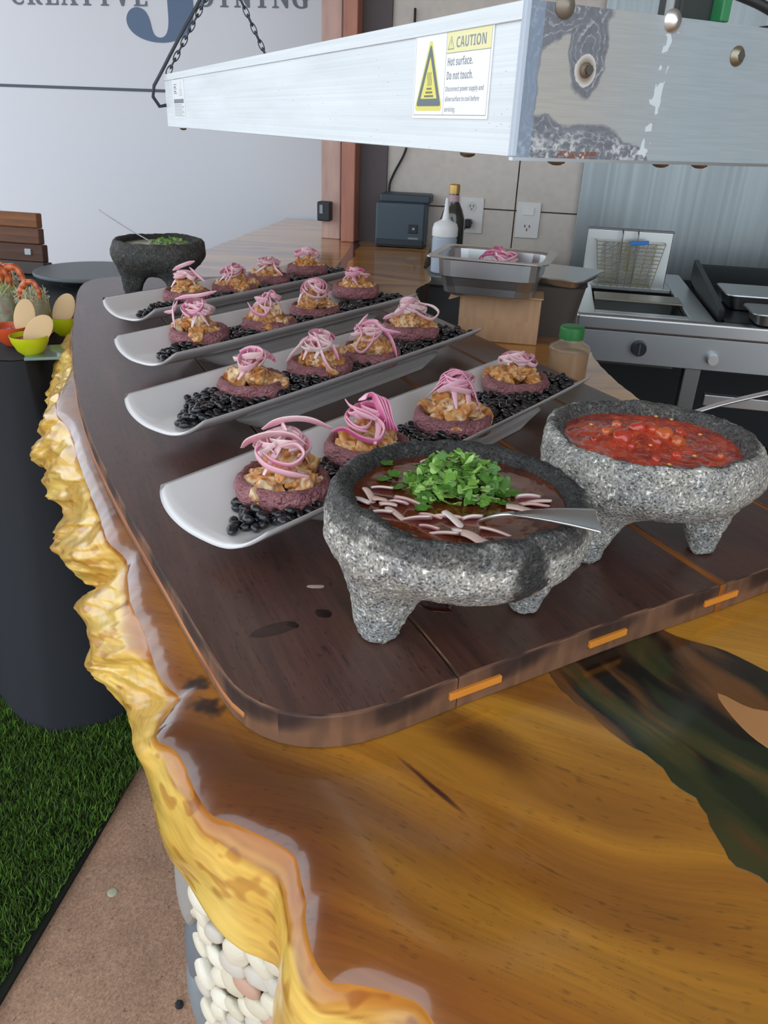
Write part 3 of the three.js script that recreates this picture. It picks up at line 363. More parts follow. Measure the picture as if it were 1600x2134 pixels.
const SOPE = [  // onion warmth, height of the heap, label
  [[0.30, 0.058, 'blue corn sope with a wide pale onion arc, near end of the frontmost platter'], [0.95, 0.05, 'blue corn sope crowned with folded magenta onion behind the stone bowl of brown sauce'], [0.75, 0.056, 'blue corn sope with a pink onion cap and a big pale chicken chunk, frontmost platter'], [0.45, 0.042, 'blue corn sope topped with a pale pink onion rosette beside the green capped jar']],
  [[0.4, 0.046, 'blue corn sope at the near end of the second platter, above its bean heap'], [0.3, 0.05, 'blue corn sope with long white drooping onion strips on the second platter'], [0.45, 0.048, 'blue corn sope with looped onion strips, third along the second platter'], [0.3, 0.05, 'blue corn sope with a big pale onion loop, far end of the second platter']],
  [[0.4, 0.052, 'blue corn sope with a straight cream onion strip, near end of the third platter'], [0.5, 0.05, 'blue corn sope second along the third platter, under crossing pink onion strips'], [0.3, 0.056, 'tall blue corn sope with thin pale onion strands, third along the third platter'], [0.95, 0.04, 'blue corn sope with deep magenta onion, far end of the third platter']],
  [[0.35, 0.046, 'blue corn sope at the near end of the rear platter beside the dark stone mortar'], [0.6, 0.046, 'blue corn sope with a pointed pink onion peak, second along the rear platter'], [0.5, 0.042, 'blue corn sope with one pale drooping strip, third along the rear platter'], [0.6, 0.046, 'blue corn sope at the far end of the rear platter nearest the wooden post']]];
PLATES.forEach((p, k) => S4[k].forEach(([x, z], j) => {
  const r = rng(100 + k * 17 + j * 5), q = (a, b) => a + (b - a) * r(), [hot, top, label] = SOPE[k][j], [s, t] = p.l(x, z), o = thing('sope', label, 'sope', [x, BT + Math.max(plateY(s, t) + 0.0065, plateY(s, Math.abs(t) + 0.041) - 0.005), z], q(0, 6.28), 'sopes on the white platters');
  const tilt = (r() - 0.5) * 0.08; o.rotation.x = tilt;
  part(o, 'corn_base', masaGeo[(k + j) % 4], masaM);
  const N = 27; for (let i = 0; i < N; i++) { const lv = i < 14 ? 0 : i < 23 ? 1 : 2, a = q(0, 6.28) + i * 2.4, R0 = [q(0.018, 0.036), q(0.008, 0.026), q(0, 0.012)][lv], sz = q(0.0095, 0.015) * (k === 0 && j === 2 && i === 18 ? 1.5 : 1); const m = part(o, 'chicken_piece', chunkGeo[Math.floor(q(0, 6.99))], chunkM, [cos(a) * R0, 0.0165 + lv * (top - 0.026) / 2.4, sin(a) * R0], [q(-1, 1), q(0, 6), q(-1, 1)]); m.scale.setScalar(sz); }
  const C = -o.rotation.y;                                       // local angle -> world angle
  const n1 = 11 + Math.floor(q(0, 3)), n2_ = 2 + Math.floor(q(0, 2));
  for (let i = 0; i < n1; i++) part(o, 'onion_strip', domeStrip(r, top + q(-0.002, 0.004), q(0.0062, 0.0105), q(0.0022, 0.0032), clamp(hot + q(-0.35, 0.3))), onionM);
  for (let i = 0; i < n2_; i++) part(o, 'onion_strip', drape(r, q(0, 6.28), top, q(0.024, 0.036), q(0.0058, 0.0086), clamp(hot + q(-0.35, 0.25)), q(0.002, 0.009)), onionM);
  // strips that the photograph lets one pick out, given in the room's directions
  const W = (g) => { g.rotateY(-o.rotation.y); part(o, 'onion_strip', g, onionM); };
  const line = (pts, w, th, h, up = V(0.3, 1, 0.2)) => W(ribbon(new THREE.CatmullRomCurve3(pts.map((e) => V(...e))).getSpacedPoints(34), w, th, () => up, 0.3, pinks(h)));
  if (k === 0 && j === 0) { line([[-0.036, 0.052, 0.014], [-0.026, 0.062, 0.018], [-0.006, 0.070, 0.016], [0.014, 0.069, 0.012], [0.028, 0.061, 0.012]], 0.013, 0.0026, 0.05, V(0.1, 0.7, 0.8)); line([[-0.022, 0.066, -0.004], [0.0, 0.079, 0.0], [0.022, 0.081, -0.004], [0.045, 0.072, -0.012]], 0.009, 0.0024, 0.02, V(0.1, 0.8, 0.6));
    line([[0.034, 0.036, 0.026], [0.014, 0.04, 0.033], [-0.006, 0.046, 0.034], [-0.016, 0.056, 0.03], [-0.012, 0.063, 0.024]], 0.008, 0.0034, 0.75, V(0.1, 0.9, 0.5)); line([[-0.012, 0.058, 0.03], [0.004, 0.05, 0.034], [0.02, 0.048, 0.03], [0.028, 0.056, 0.022], [0.02, 0.064, 0.02], [0.006, 0.062, 0.026]], 0.0065, 0.003, 0.55, V(0.2, 0.8, 0.6)); }
  if (k === 0 && j === 1) { line([[-0.036, 0.034, 0.018], [-0.02, 0.042, 0.026], [0.0, 0.036, 0.032], [0.018, 0.034, 0.028], [0.022, 0.046, 0.02], [0.006, 0.056, 0.014], [-0.018, 0.062, 0.008], [-0.026, 0.066, 0.0]], 0.007, 0.003, 1, V(0.1, 1, 0.4)); for (let i = 0; i < 4; i++) line([[-0.012 + i * 0.006, 0.066 + 0.004 * (i & 1), -0.004], [0.004 + i * 0.005, 0.074 - i * 0.002, 0.002], [0.016 + i * 0.004, 0.06 - i * 0.004, 0.01], [0.024 + i * 0.004, 0.042, 0.014]], 0.011, 0.0024, 0.85, V(0.8, 0.3, 0.6)); }
  if (k === 0 && j === 2) { for (let i = 0; i < 4; i++) line([[-0.034 + i * 0.004, 0.04 + i * 0.003, 0.012 - i * 0.004], [-0.018, 0.056 + i * 0.003, 0.01 - i * 0.003], [0.0, 0.068 + i * 0.0015, 0.0], [0.016, 0.06, -0.002 + i * 0.003], [0.028 + i * 0.002, 0.034 - i * 0.002, 0.006 + i * 0.004]], 0.010, 0.0024, 0.6 + 0.1 * i, V(0.1, 0.5, 0.9)); }
  if (k === 1 && j === 1) { line([[-0.002, 0.064, 0.012], [0.008, 0.05, 0.026], [0.02, 0.03, 0.036], [0.032, 0.02, 0.042]], 0.006, 0.0026, 0.02); line([[-0.012, 0.06, 0.014], [-0.03, 0.038, 0.026], [-0.04, 0.024, 0.03]], 0.006, 0.0026, 0.15); line([[0.004, 0.062, 0.006], [0.022, 0.05, 0.012], [0.034, 0.028, 0.014]], 0.006, 0.0026, 0.3); }
  if (k === 1 && j === 2) { line([[-0.02, 0.06, 0.01], [-0.008, 0.05, 0.024], [-0.014, 0.03, 0.036], [-0.004, 0.026, 0.04], [0.01, 0.04, 0.032], [0.012, 0.058, 0.018]], 0.0048, 0.0026, 0.4); line([[0.02, 0.058, 0.01], [0.036, 0.044, 0.016], [0.048, 0.018, 0.024]], 0.006, 0.0026, 0.6); line([[-0.012, 0.06, 0.008], [0.008, 0.066, 0.012], [0.026, 0.056, 0.014], [0.05, 0.054, 0.014]], 0.006, 0.0026, 0.25); line([[-0.022, 0.05, 0.01], [-0.004, 0.074, 0.0]], 0.006, 0.003, 0.1); }
  if (k === 1 && j === 3) { line([[-0.006, 0.058, 0.014], [0.016, 0.044, 0.02], [0.038, 0.036, 0.014], [0.047, 0.046, 0.006], [0.038, 0.054, 0.002], [0.012, 0.060, 0.004]], 0.005, 0.0028, 0.1); line([[-0.046, 0.03, 0.016], [-0.024, 0.042, 0.016]], 0.007, 0.003, 0.05); }
  if (k === 2 && j === 0) { line([[-0.034, 0.066, 0.004], [-0.014, 0.072, 0.004], [0.008, 0.075, 0.0], [0.034, 0.082, -0.006]], 0.0065, 0.003, 0); line([[-0.034, 0.064, 0.008], [-0.032, 0.05, 0.02], [-0.026, 0.026, 0.03]], 0.007, 0.003, 0.1); line([[-0.05, 0.046, 0.014], [-0.034, 0.05, 0.016], [-0.026, 0.066, 0.012]], 0.006, 0.003, 0.15); line([[-0.018, 0.062, 0.014], [-0.01, 0.05, 0.022], [0.006, 0.05, 0.022], [0.018, 0.062, 0.014], [0.014, 0.072, 0.008]], 0.005, 0.003, 0.9); }
  if (k === 2 && j === 1) { line([[-0.032, 0.05, 0.016], [-0.014, 0.036, 0.03], [0.004, 0.034, 0.03], [0.012, 0.05, 0.02], [0.002, 0.066, 0.008]], 0.006, 0.003, 0.5); line([[0.006, 0.034, 0.03], [0.002, 0.05, 0.022], [0.008, 0.07, 0.004], [0.02, 0.056, 0.004]], 0.006, 0.003, 0.6); }
  if (k === 3 && j === 0) { line([[-0.026, 0.058, 0.0], [-0.006, 0.068, 0.0], [0.02, 0.078, -0.004]], 0.008, 0.003, 0); line([[0.01, 0.066, 0.0], [0.03, 0.052, 0.006], [0.046, 0.042, 0.01]], 0.006, 0.003, 0.1); }
  if (k === 3 && j === 1) line([[0.0, 0.06, 0.012], [0.006, 0.046, 0.026], [-0.004, 0.026, 0.036]], 0.006, 0.003, 0.05);
  if (k === 3 && j === 2) line([[0.012, 0.056, 0.006], [0.022, 0.04, 0.018], [0.042, 0.026, 0.026]], 0.007, 0.003, 0.05);
}));

// ---------- stone mortars ----------
function mortarGeo(legs, cell, seed, wet, deep = 0.048) {
  const smin = (a, b, k) => { const h = clamp(0.5 + 0.5 * (b - a) / k); return lerp(b, a, h) - k * h * (1 - h); }, smax = (a, b, k) => -smin(-a, -b, k);
  const cone = (px, py, pz, l) => { const ax = cos(l.a) * 0.055, az = sin(l.a) * 0.055, bx = cos(l.a) * 0.066, bz = sin(l.a) * 0.066, ay = 0.088, by = 0.004; const t = clamp((ay - py) / (ay - by)), cx = lerp(ax, bx, t), cz = lerp(az, bz, t), rd = lerp(0.046, l.r, Math.pow(t, 0.8)), dx = px - cx, dz = pz - cz, u = dx * cos(l.a) + dz * sin(l.a), w = -dx * sin(l.a) + dz * cos(l.a); return Math.pow(Math.abs(u) ** 2.6 + Math.abs(w) ** 2.6, 1 / 2.6) - rd; };
  const f = (x, y, z) => {
    const a = Math.atan2(z, x), wob = 1 + 0.035 * (n2(3 + 1.6 * cos(a) + seed, 3 + 1.6 * sin(a)) - 0.5) * 2, rho = Math.hypot(x, z) / wob;
    const yy = y < 0.088 ? (y - 0.088) / deep : 0; let d = (Math.pow(Math.pow(rho / 0.1, 1.85) + Math.pow(Math.abs(yy), 1.85), 1 / 1.85) - 1) * 0.07; if (y > 0.088) d = rho - 0.1 + (y - 0.088) * 0.04;
    d = smax(d, y - 0.1185 - 0.002 * (n2(2 + cos(a) * 1.2 + seed, 2 + sin(a) * 1.2) - 0.5) * 2, 0.012);
    for (const l of legs) { let c = cone(x, y, z, l); c = smax(c, y - 0.095, 0.01); d = smin(d, c, 0.022); }
    const inner = (Math.hypot(rho / 0.0835, (y - 0.122) / 0.060) - 1) * 0.060; d = smax(d, -inner, 0.008); d = smax(d, 0.0005 - y, 0.003);
    return d + (f3(x * 200, y * 200, z * 200, 2) - 0.5) * 0.0028 + (n3(x * 60, y * 60, z * 60) - 0.5) * 0.002; };
  const g = surfaceNets(f, [-0.122, -0.004, -0.122], [0.122, 0.128, 0.122], cell);
  paint(g, (x, y, z) => { const rho = Math.hypot(x, z), n = f3(x * 70, y * 70, z * 70, 3); let k = 255; const w = wet(x, y, z, rho, n); k = 255 * (1 - w); return [k, k, k * (1 + 0.02 * w)]; });
  return uvBox(g, 1 / 0.12);
}
const stoneM = M(0xffffff, 0.8, { map: SPECK, bumpMap: SPECKB, bumpScale: 0.0016, vertexColors: true });
const darkStoneM = M(0x77797a, 0.75, { map: SPECK, bumpMap: SPECKB, bumpScale: 0.002, vertexColors: true });
const legset = (...d) => d.map(([a, r]) => ({ a: R(a), r }));
function mortar(label, pos, geo, mat, turn = 0) { const m = solo('stone_mortar', geo, mat, pos, label, 'mortar', 'three legged stone mortars'); m.rotation.y = turn; return m; }
const moleC = [-0.046, -0.537], salsaC = [0.113, -0.712], farC = [-0.868, -1.675];
mortar('grey three legged stone mortar of brown sauce and green herbs, its rim wet and dark', [moleC[0], BT, moleC[1]], mortarGeo(legset([141, 0.0165], [-22, 0.0125], [250, 0.014]), 0.0021, 1, (x, y, z, rho, n) => { const ins = Math.hypot(rho / 0.0835, (y - 0.122) / 0.06); let w = ins < 1.12 ? 0.62 : y > 0.108 ? 0.5 * sst(0.1, 0.45, n) : 0; const a = Math.atan2(z, x); const back = sin(a) < 0.1 ? 0.25 : 0; if (y > 0.1) w = Math.max(w, (0.35 + back) * sst(0.25, 0.5, n)); const d = Math.hypot((a - 0.93) * 0.1 / 0.012, (y - 0.096) / 0.03) + (n - 0.5) * 1.4; return Math.max(w, 0.68 * sst(1.2, 0.7, d)); }), stoneM);
mortar('grey three legged stone mortar filled with chunky red salsa, standing by the board edge', [salsaC[0], BT, salsaC[1]], mortarGeo(legset([-2, 0.0125], [135, 0.014], [245, 0.014]), 0.0021, 4, (x, y, z, rho, n) => Math.hypot(rho / 0.0835, (y - 0.122) / 0.06) < 1.1 ? 0.45 : (z < 0 && y > 0.1 && rho < 0.1 ? 0.35 * sst(0.3, 0.5, n) : 0), 0.045), stoneM);
mortar('dark weathered stone mortar of green sauce at the far end of the board', [farC[0], BT, farC[1]], mortarGeo(legset([150, 0.02], [30, 0.018], [270, 0.018]), 0.0032, 8, (x, y, z, rho, n) => Math.hypot(rho / 0.0835, (y - 0.122) / 0.06) < 1.1 ? 0.3 : 0, 0.054), darkStoneM);
// sauces
function sauceGeo(r, amp, freq, seed) { const g = new THREE.CircleGeometry(r, 96, 0, 2 * PI); const rings = 60, pos = [], idx = [], uv = []; for (let i = 0; i <= rings; i++) for (let k = 0; k < 120; k++) { const q = r * i / rings, a = k / 120 * 2 * PI, x = q * cos(a), z = q * sin(a); pos.push(x, amp * (f2(x * freq + seed + 40, z * freq + 40, 3) - 0.5) * sst(1, 0.85, i / rings) * 2, z); uv.push(x * 8, z * 8); } for (let i = 0; i < rings; i++) for (let k = 0; k < 120; k++) { const a = i * 120 + k, b = i * 120 + (k + 1) % 120; idx.push(a, b, a + 120, b, b + 120, a + 120); } const o = new THREE.BufferGeometry(); o.setAttribute('position', new THREE.Float32BufferAttribute(pos, 3)); o.setAttribute('uv', new THREE.Float32BufferAttribute(uv, 2)); o.setIndex(idx); o.computeVertexNormals(); return o; }
const moleTex = tex(512, 512, (u, v) => { const a = f2(u * 9, v * 9, 4, 9), b = n2(u * 80, v * 80, 80); let c = mix3([74, 30, 14], [112, 52, 24], clamp(a * 1.6 - 0.3)); if (b > 0.88) c = mix3(c, [150, 90, 56], 0.6); return c; });
const LY = BT + 0.1075;
solo('brown_sauce', sauceGeo(0.0835, 0.0005, 90, 0), M(0xffffff, 0.12, { map: moleTex, clearcoat: 1, clearcoatRoughness: 0.03 }), [moleC[0], LY, moleC[1]], 'glossy dark brown sauce pooled in the stone mortar under chopped herbs', 'sauce');
const salsaTex = tex(512, 512, (u, v) => { const a = f2(u * 12, v * 12, 4, 12), b = n2(u * 40, v * 40, 40), c0 = n2(u * 70 + 3, v * 70, 70); let c = mix3([146, 36, 20], [212, 78, 44], clamp(a * 1.7 - 0.35)); if (b > 0.8) c = mix3(c, [222, 96, 50], (b - 0.8) * 3); if (c0 > 0.92) c = mix3(c, [232, 190, 110], 0.7); return c; });
const salsa = thing('red_salsa', 'chunky red tomato salsa filling the stone mortar with tomato lumps on top', 'salsa', [salsaC[0], LY - 0.002, salsaC[1]]);
const salsaG = displace(sauceGeo(0.0835, 0.0016, 170, 7), (v) => { v.y += 0.007 * Math.exp(-(((v.x + 0.012) / 0.034) ** 2) - (((v.z + 0.008) / 0.03) ** 2)) * (0.6 + 0.8 * f2(v.x * 110 + 20, v.z * 110 + 20, 3)); });
part(salsa, 'sauce', salsaG, M(0xffffff, 0.16, { map: salsaTex, clearcoat: 0.6, clearcoatRoughness: 0.08 }));
{ const r = rng(17), lumpM = [0xc2402a, 0xc8482a, 0xcf6230, 0xb53a22].map((c) => M(c, 0.2, { clearcoat: 0.6 })); const lump = displace(mergeVertices(new THREE.IcosahedronGeometry(1, 3)), (v) => v.multiplyScalar(0.75 + 0.5 * n3(v.x * 1.6 + 4, v.y * 1.6, v.z * 1.6)));
  const spots = [[-0.027, 0.008, 0.0085], [0.0, -0.016, 0.008], [0.012, -0.01, 0.009], [0.024, -0.002, 0.0075], [-0.012, -0.012, 0.008], [0.048, 0.05, 0.0055], [-0.04, -0.004, 0.006], [0.004, 0.01, 0.006], [-0.02, 0.024, 0.004], [0.02, 0.03, 0.0045], [0.06, 0.02, 0.004], [-0.052, 0.014, 0.0045], [0.0, 0.045, 0.004], [0.03, -0.03, 0.006], [-0.03, -0.028, 0.006]];
  spots.forEach(([x, z, s], i) => { const m = part(salsa, 'tomato_chunk', lump, lumpM[i === 3 ? 2 : i % 4], [x, -0.0006 + s * 0.1 + 0.006 * Math.exp(-(((x + 0.012) / 0.034) ** 2) - (((z + 0.008) / 0.03) ** 2)), z], [r() * 6, r() * 6, r() * 6]); m.scale.setScalar(s); });
  for (let i = 0; i < 9; i++) { const a = r() * 6.28, q = 0.07 * Math.sqrt(r()), m = part(salsa, 'tomato_seed', lump, M(0xe8bb62, 0.3), [cos(a) * q, 0.004, sin(a) * q]); m.scale.set(0.0018, 0.001, 0.0015); } }
solo('green_sauce', sauceGeo(0.0835, 0.001, 120, 3), M(0xa7a888, 0.25, { clearcoat: 0.4 }), [farC[0], LY - 0.002, farC[1]], 'pale green sauce in the dark stone mortar at the back', 'sauce');
// herbs and onion on the brown sauce
const leafShape = [0, 1, 2, 3, 4].map((k) => { const r = rng(300 + k), s = new THREE.Shape(), pts = []; const lobes = k < 2 ? 3 : k === 2 ? 5 : 1; for (let i = 0; i < 26; i++) { const a = i / 26 * 2 * PI, base = lobes > 1 ? 0.55 + 0.4 * Math.abs(cos(a * lobes / 2)) * (0.8 + 0.4 * r()) : 0.9; pts.push(new THREE.Vector2(cos(a) * base * (lobes > 1 ? 1 : 1.25), sin(a) * base * (lobes > 1 ? 0.9 : 0.42))); } s.setFromPoints(pts); s.closePath(); const g = new THREE.ExtrudeGeometry(s, { depth: 0.05, bevelEnabled: false }); g.scale(0.0054, 0.0054, 0.0054); g.rotateX(-PI / 2); displace(g, (v) => { v.y += 28 * v.x * v.x * (k % 2 ? -1 : 1) + 22 * v.z * v.z + 0.0004 * sin(v.x * 900); }); return g; });
const leafM = [[104, 150, 56], [134, 176, 78], [76, 122, 44], [160, 196, 110]].map((c) => M(new THREE.Color().setRGB(c[0] / 255, c[1] / 255, c[2] / 255, THREE.SRGBColorSpace), 0.5, { side: THREE.DoubleSide }));
function herbs(name, label, cx, cz, y, n, rad, h, seed, spread) { const r = rng(seed), o = thing(name, label, 'herbs', [cx, y, cz]); for (let i = 0; i < n; i++) { const a = r() * 6.28, q = Math.pow(r(), 0.62) * rad, d = q / rad, m = part(o, 'leaf', leafShape[Math.floor(r() * 5)], leafM[Math.floor(r() * 4)], [cos(a) * q * spread, 0.0006 + h * Math.pow(1 - d * d, 0.8) * (0.25 + 0.75 * r()), sin(a) * q], [(r() - 0.5) * 1.7, r() * 6.28, (r() - 0.5) * 1.7]); m.scale.setScalar(0.75 + 0.6 * r()); } return o; }
const hb = herbs('chopped_herbs', 'heap of chopped green herb leaves on the brown sauce in the front mortar', -0.05, -0.551, LY, 280, 0.034, 0.03, 41, 1.2);
{ const r = rng(43); for (const [x, z] of [[-0.052, -0.01], [-0.058, 0.002], [-0.044, 0.014], [-0.022, 0.034], [-0.02, 0.044], [-0.062, -0.03], [0.046, 0.0], [0.04, 0.02]]) { const m = part(hb, 'leaf', leafShape[2], leafM[2], [x, 0.0015, z], [(r() - 0.5) * 0.3, r() * 6, (r() - 0.5) * 0.3]); m.scale.setScalar(1.3); } }
herbs('chopped_herb_garnish', 'small scatter of chopped green herb on the pale green sauce', farC[0] + 0.02, farC[1] - 0.01, LY - 0.001, 60, 0.04, 0.012, 47, 1.3);
{ const r = rng(61), sl = [0, 1, 2].map((k) => { const pts = []; for (let i = 0; i <= 12; i++) { const t = i / 12 - 0.5; pts.push(V(t * 0.0155, 0.0010 * cos(t * 3), 0.0008 * sin(t * (3 + k)))); } return ribbon(pts, 0.007, 0.003, () => V(0.1, 0.5, 1), 0.95, (t, s, c) => mix3([k === 1 ? 234 : 220, k === 1 ? 214 : 190, k === 1 ? 206 : 176], [188, 118, 130], clamp(s * 0.8 + (k - 1) * 0.2))); });
  const spots = [[-0.066, 0.018], [-0.07, 0.03], [-0.058, 0.022], [-0.052, 0.034], [-0.044, 0.026], [-0.034, 0.02], [-0.04, 0.042], [-0.026, 0.05], [-0.018, 0.042], [-0.006, 0.04], [0.004, 0.046], [-0.012, 0.058], [0.0, 0.066], [0.012, 0.062], [0.022, 0.064], [0.028, 0.052], [0.01, 0.032], [0.054, 0.002], [0.06, -0.008], [0.05, -0.016], [0.058, 0.012], [0.044, 0.01], [-0.062, 0.006], [-0.03, -0.058], [-0.014, -0.064], [-0.05, 0.046]];
  spots.forEach(([x, z], i) => { const m = solo('onion_sliver', sl[i % 3], onionM, [moleC[0] + x + 0.008 * (r() - 0.5), LY + 0.0002 + 0.0014 * r(), moleC[1] + z + 0.008 * (r() - 0.5)], `pale pink onion sliver floating in the brown sauce ${x > 0.035 ? 'right of the herbs' : x < -0.045 ? 'left of the herbs' : z < 0 ? 'behind the herbs' : 'in front of the herbs'}`, 'onion', `onion slivers ${x > 0.035 ? 'right of' : x < -0.045 ? 'left of' : z < 0 ? 'behind' : 'in front of'} the herbs`, [(r() - 0.5) * 0.8, -0.9 + 1.5 * r(), (r() - 0.5) * 0.5]); m.scale.set(0.7 + 0.8 * r(), 0.8 + 0.3 * r(), 0.7 + 0.7 * r()); }); }
// spoons
{
  const s = thing('serving_spoon', 'steel spoon with a broad flared handle resting on the brown sauce mortar rim', 'spoon', [0, 0, 0]);
  const P = [[-0.03, 0.983, -0.505, 0.007], [-0.012, 1.002, -0.485, 0.008], [0.002, 1.0085, -0.478, 0.010], [0.026, 1.010, -0.479, 0.02], [0.054, 1.008, -0.483, 0.034]], pos = [], idx = [];
  const crv = new THREE.CatmullRomCurve3(P.map((p) => V(p[0], p[1], p[2]))), N = 40, K = 10; for (let i = 0; i <= N; i++) { const t = i / N, q = crv.getPoint(t), w = lerp(0.0065, 0.037, Math.pow(clamp((t - 0.42) / 0.58), 1.2)) / 2, d = crv.getTangent(t), sd = V(-d.z, 0, d.x).normalize(), nr = sd.clone().cross(d); for (let k = 0; k < K; k++) { const a = k / K * 2 * PI; const e = q.clone().addScaledVector(sd, cos(a) * w).addScaledVector(nr, Math.sign(sin(a)) * Math.pow(Math.abs(sin(a)), 0.6) * 0.0014 - 0.004 * (1 - Math.min(1, (cos(a) ** 2))) * (t > 0.4 ? 0.6 : 0)); pos.push(e.x, e.y, e.z); } }
  for (let i = 0; i < N; i++) for (let k = 0; k < K; k++) { const a = i * K + k, b = i * K + (k + 1) % K; idx.push(a, a + K, b, b, a + K, b + K); } for (let k = 1; k < K - 1; k++) { const o = N * K; idx.push(o, o + k + 1, o + k, 0, k, k + 1); }
  let g = new THREE.BufferGeometry(); g.setAttribute('position', new THREE.Float32BufferAttribute(pos, 3)); g.setIndex(idx); g.computeVertexNormals(); part(s, 'handle', g, steelBright);
  const bowl = displace(new THREE.SphereGeometry(1, 24, 12, 0, 2 * PI, PI / 2, PI / 2), () => {}); bowl.scale(0.03, 0.008, 0.02); part(s, 'bowl', bowl, M(0xe2e4e5, 0.3, { metalness: 1, side: THREE.DoubleSide }), [-0.05, 0.984, -0.515], [0, 0.5, 0.25]);
  const rod = (name, label, a, b, c, w) => { const t = thing(name, label, 'spoon', [0, 0, 0]); part(t, 'handle', ribbon(new THREE.CatmullRomCurve3([V(...a), V(...b), V(...c)]).getSpacedPoints(24), w, 0.0028, () => V(0.4, 0.2, 1), 0.8, () => [235, 236, 237]), steelBright); const bw = new THREE.SphereGeometry(1, 20, 10, 0, 2 * PI, PI / 2, PI / 2); bw.scale(0.024, 0.008, 0.017); part(t, 'bowl', bw, M(0xe2e4e5, 0.3, { metalness: 1, side: THREE.DoubleSide }), [a[0], a[1] - 0.002, a[2]]); return t; };
  rod('serving_spoon', 'slim steel spoon handle leaning out of the red salsa mortar', [0.15, 0.982, -0.805], [0.183, 1.008, -0.782], [0.30, 1.082, -0.70], 0.008);
  rod('serving_spoon', 'slim steel spoon standing in the green sauce mortar at the back', [-0.9, 0.982, -1.708], [-0.945, 1.008, -1.695], [-1.005, 1.05, -1.672], 0.009);
}
// drips and stains on the board
const dropG = (rx, rz, h, seed) => { const g = new THREE.SphereGeometry(1, 28, 10, 0, 2 * PI, 0, PI / 2); return displace(g, (v) => { const a = Math.atan2(v.z, v.x), k = 0.75 + 0.5 * n2(3 + cos(a) * 1.5 + seed, 3 + sin(a) * 1.5); v.set(v.x * rx * k, v.y * h, v.z * rz * k); }); };
solo('sauce_drop', dropG(0.015, 0.008, 0.0014, 1), M(0x3a0c0a, 0.05, { clearcoat: 1 }), [-0.059, BT, -0.545], 'glossy dark red sauce drop on the board between the front mortar legs', 'sauce drop');
solo('sauce_stain', dropG(0.018, 0.0075, 0.0004, 5), M(0x3c2a24, 0.3), [-0.177, BT, -0.478], 'large dried brown sauce stain on the board near its rounded corner', 'stain', undefined, [0, 0.7, 0]);
solo('sauce_stain', dropG(0.0075, 0.006, 0.0004, 9), M(0x241613, 0.25), [-0.147, BT, -0.509], 'small round dark stain close to the front mortar leg', 'stain');
solo('sauce_stain', dropG(0.006, 0.004, 0.0004, 12), M(0x241613, 0.25), [-0.166, BT, -0.487], 'small dark stain between the large stain and the mortar', 'stain');
solo('paint_fleck', dropG(0.008, 0.003, 0.0003, 21), M(0xb9a79a, 0.7), [-0.164, BT, -0.547], 'pale scuff mark on the board beside the front mortar', 'mark', undefined, [0, 0.3, 0]);
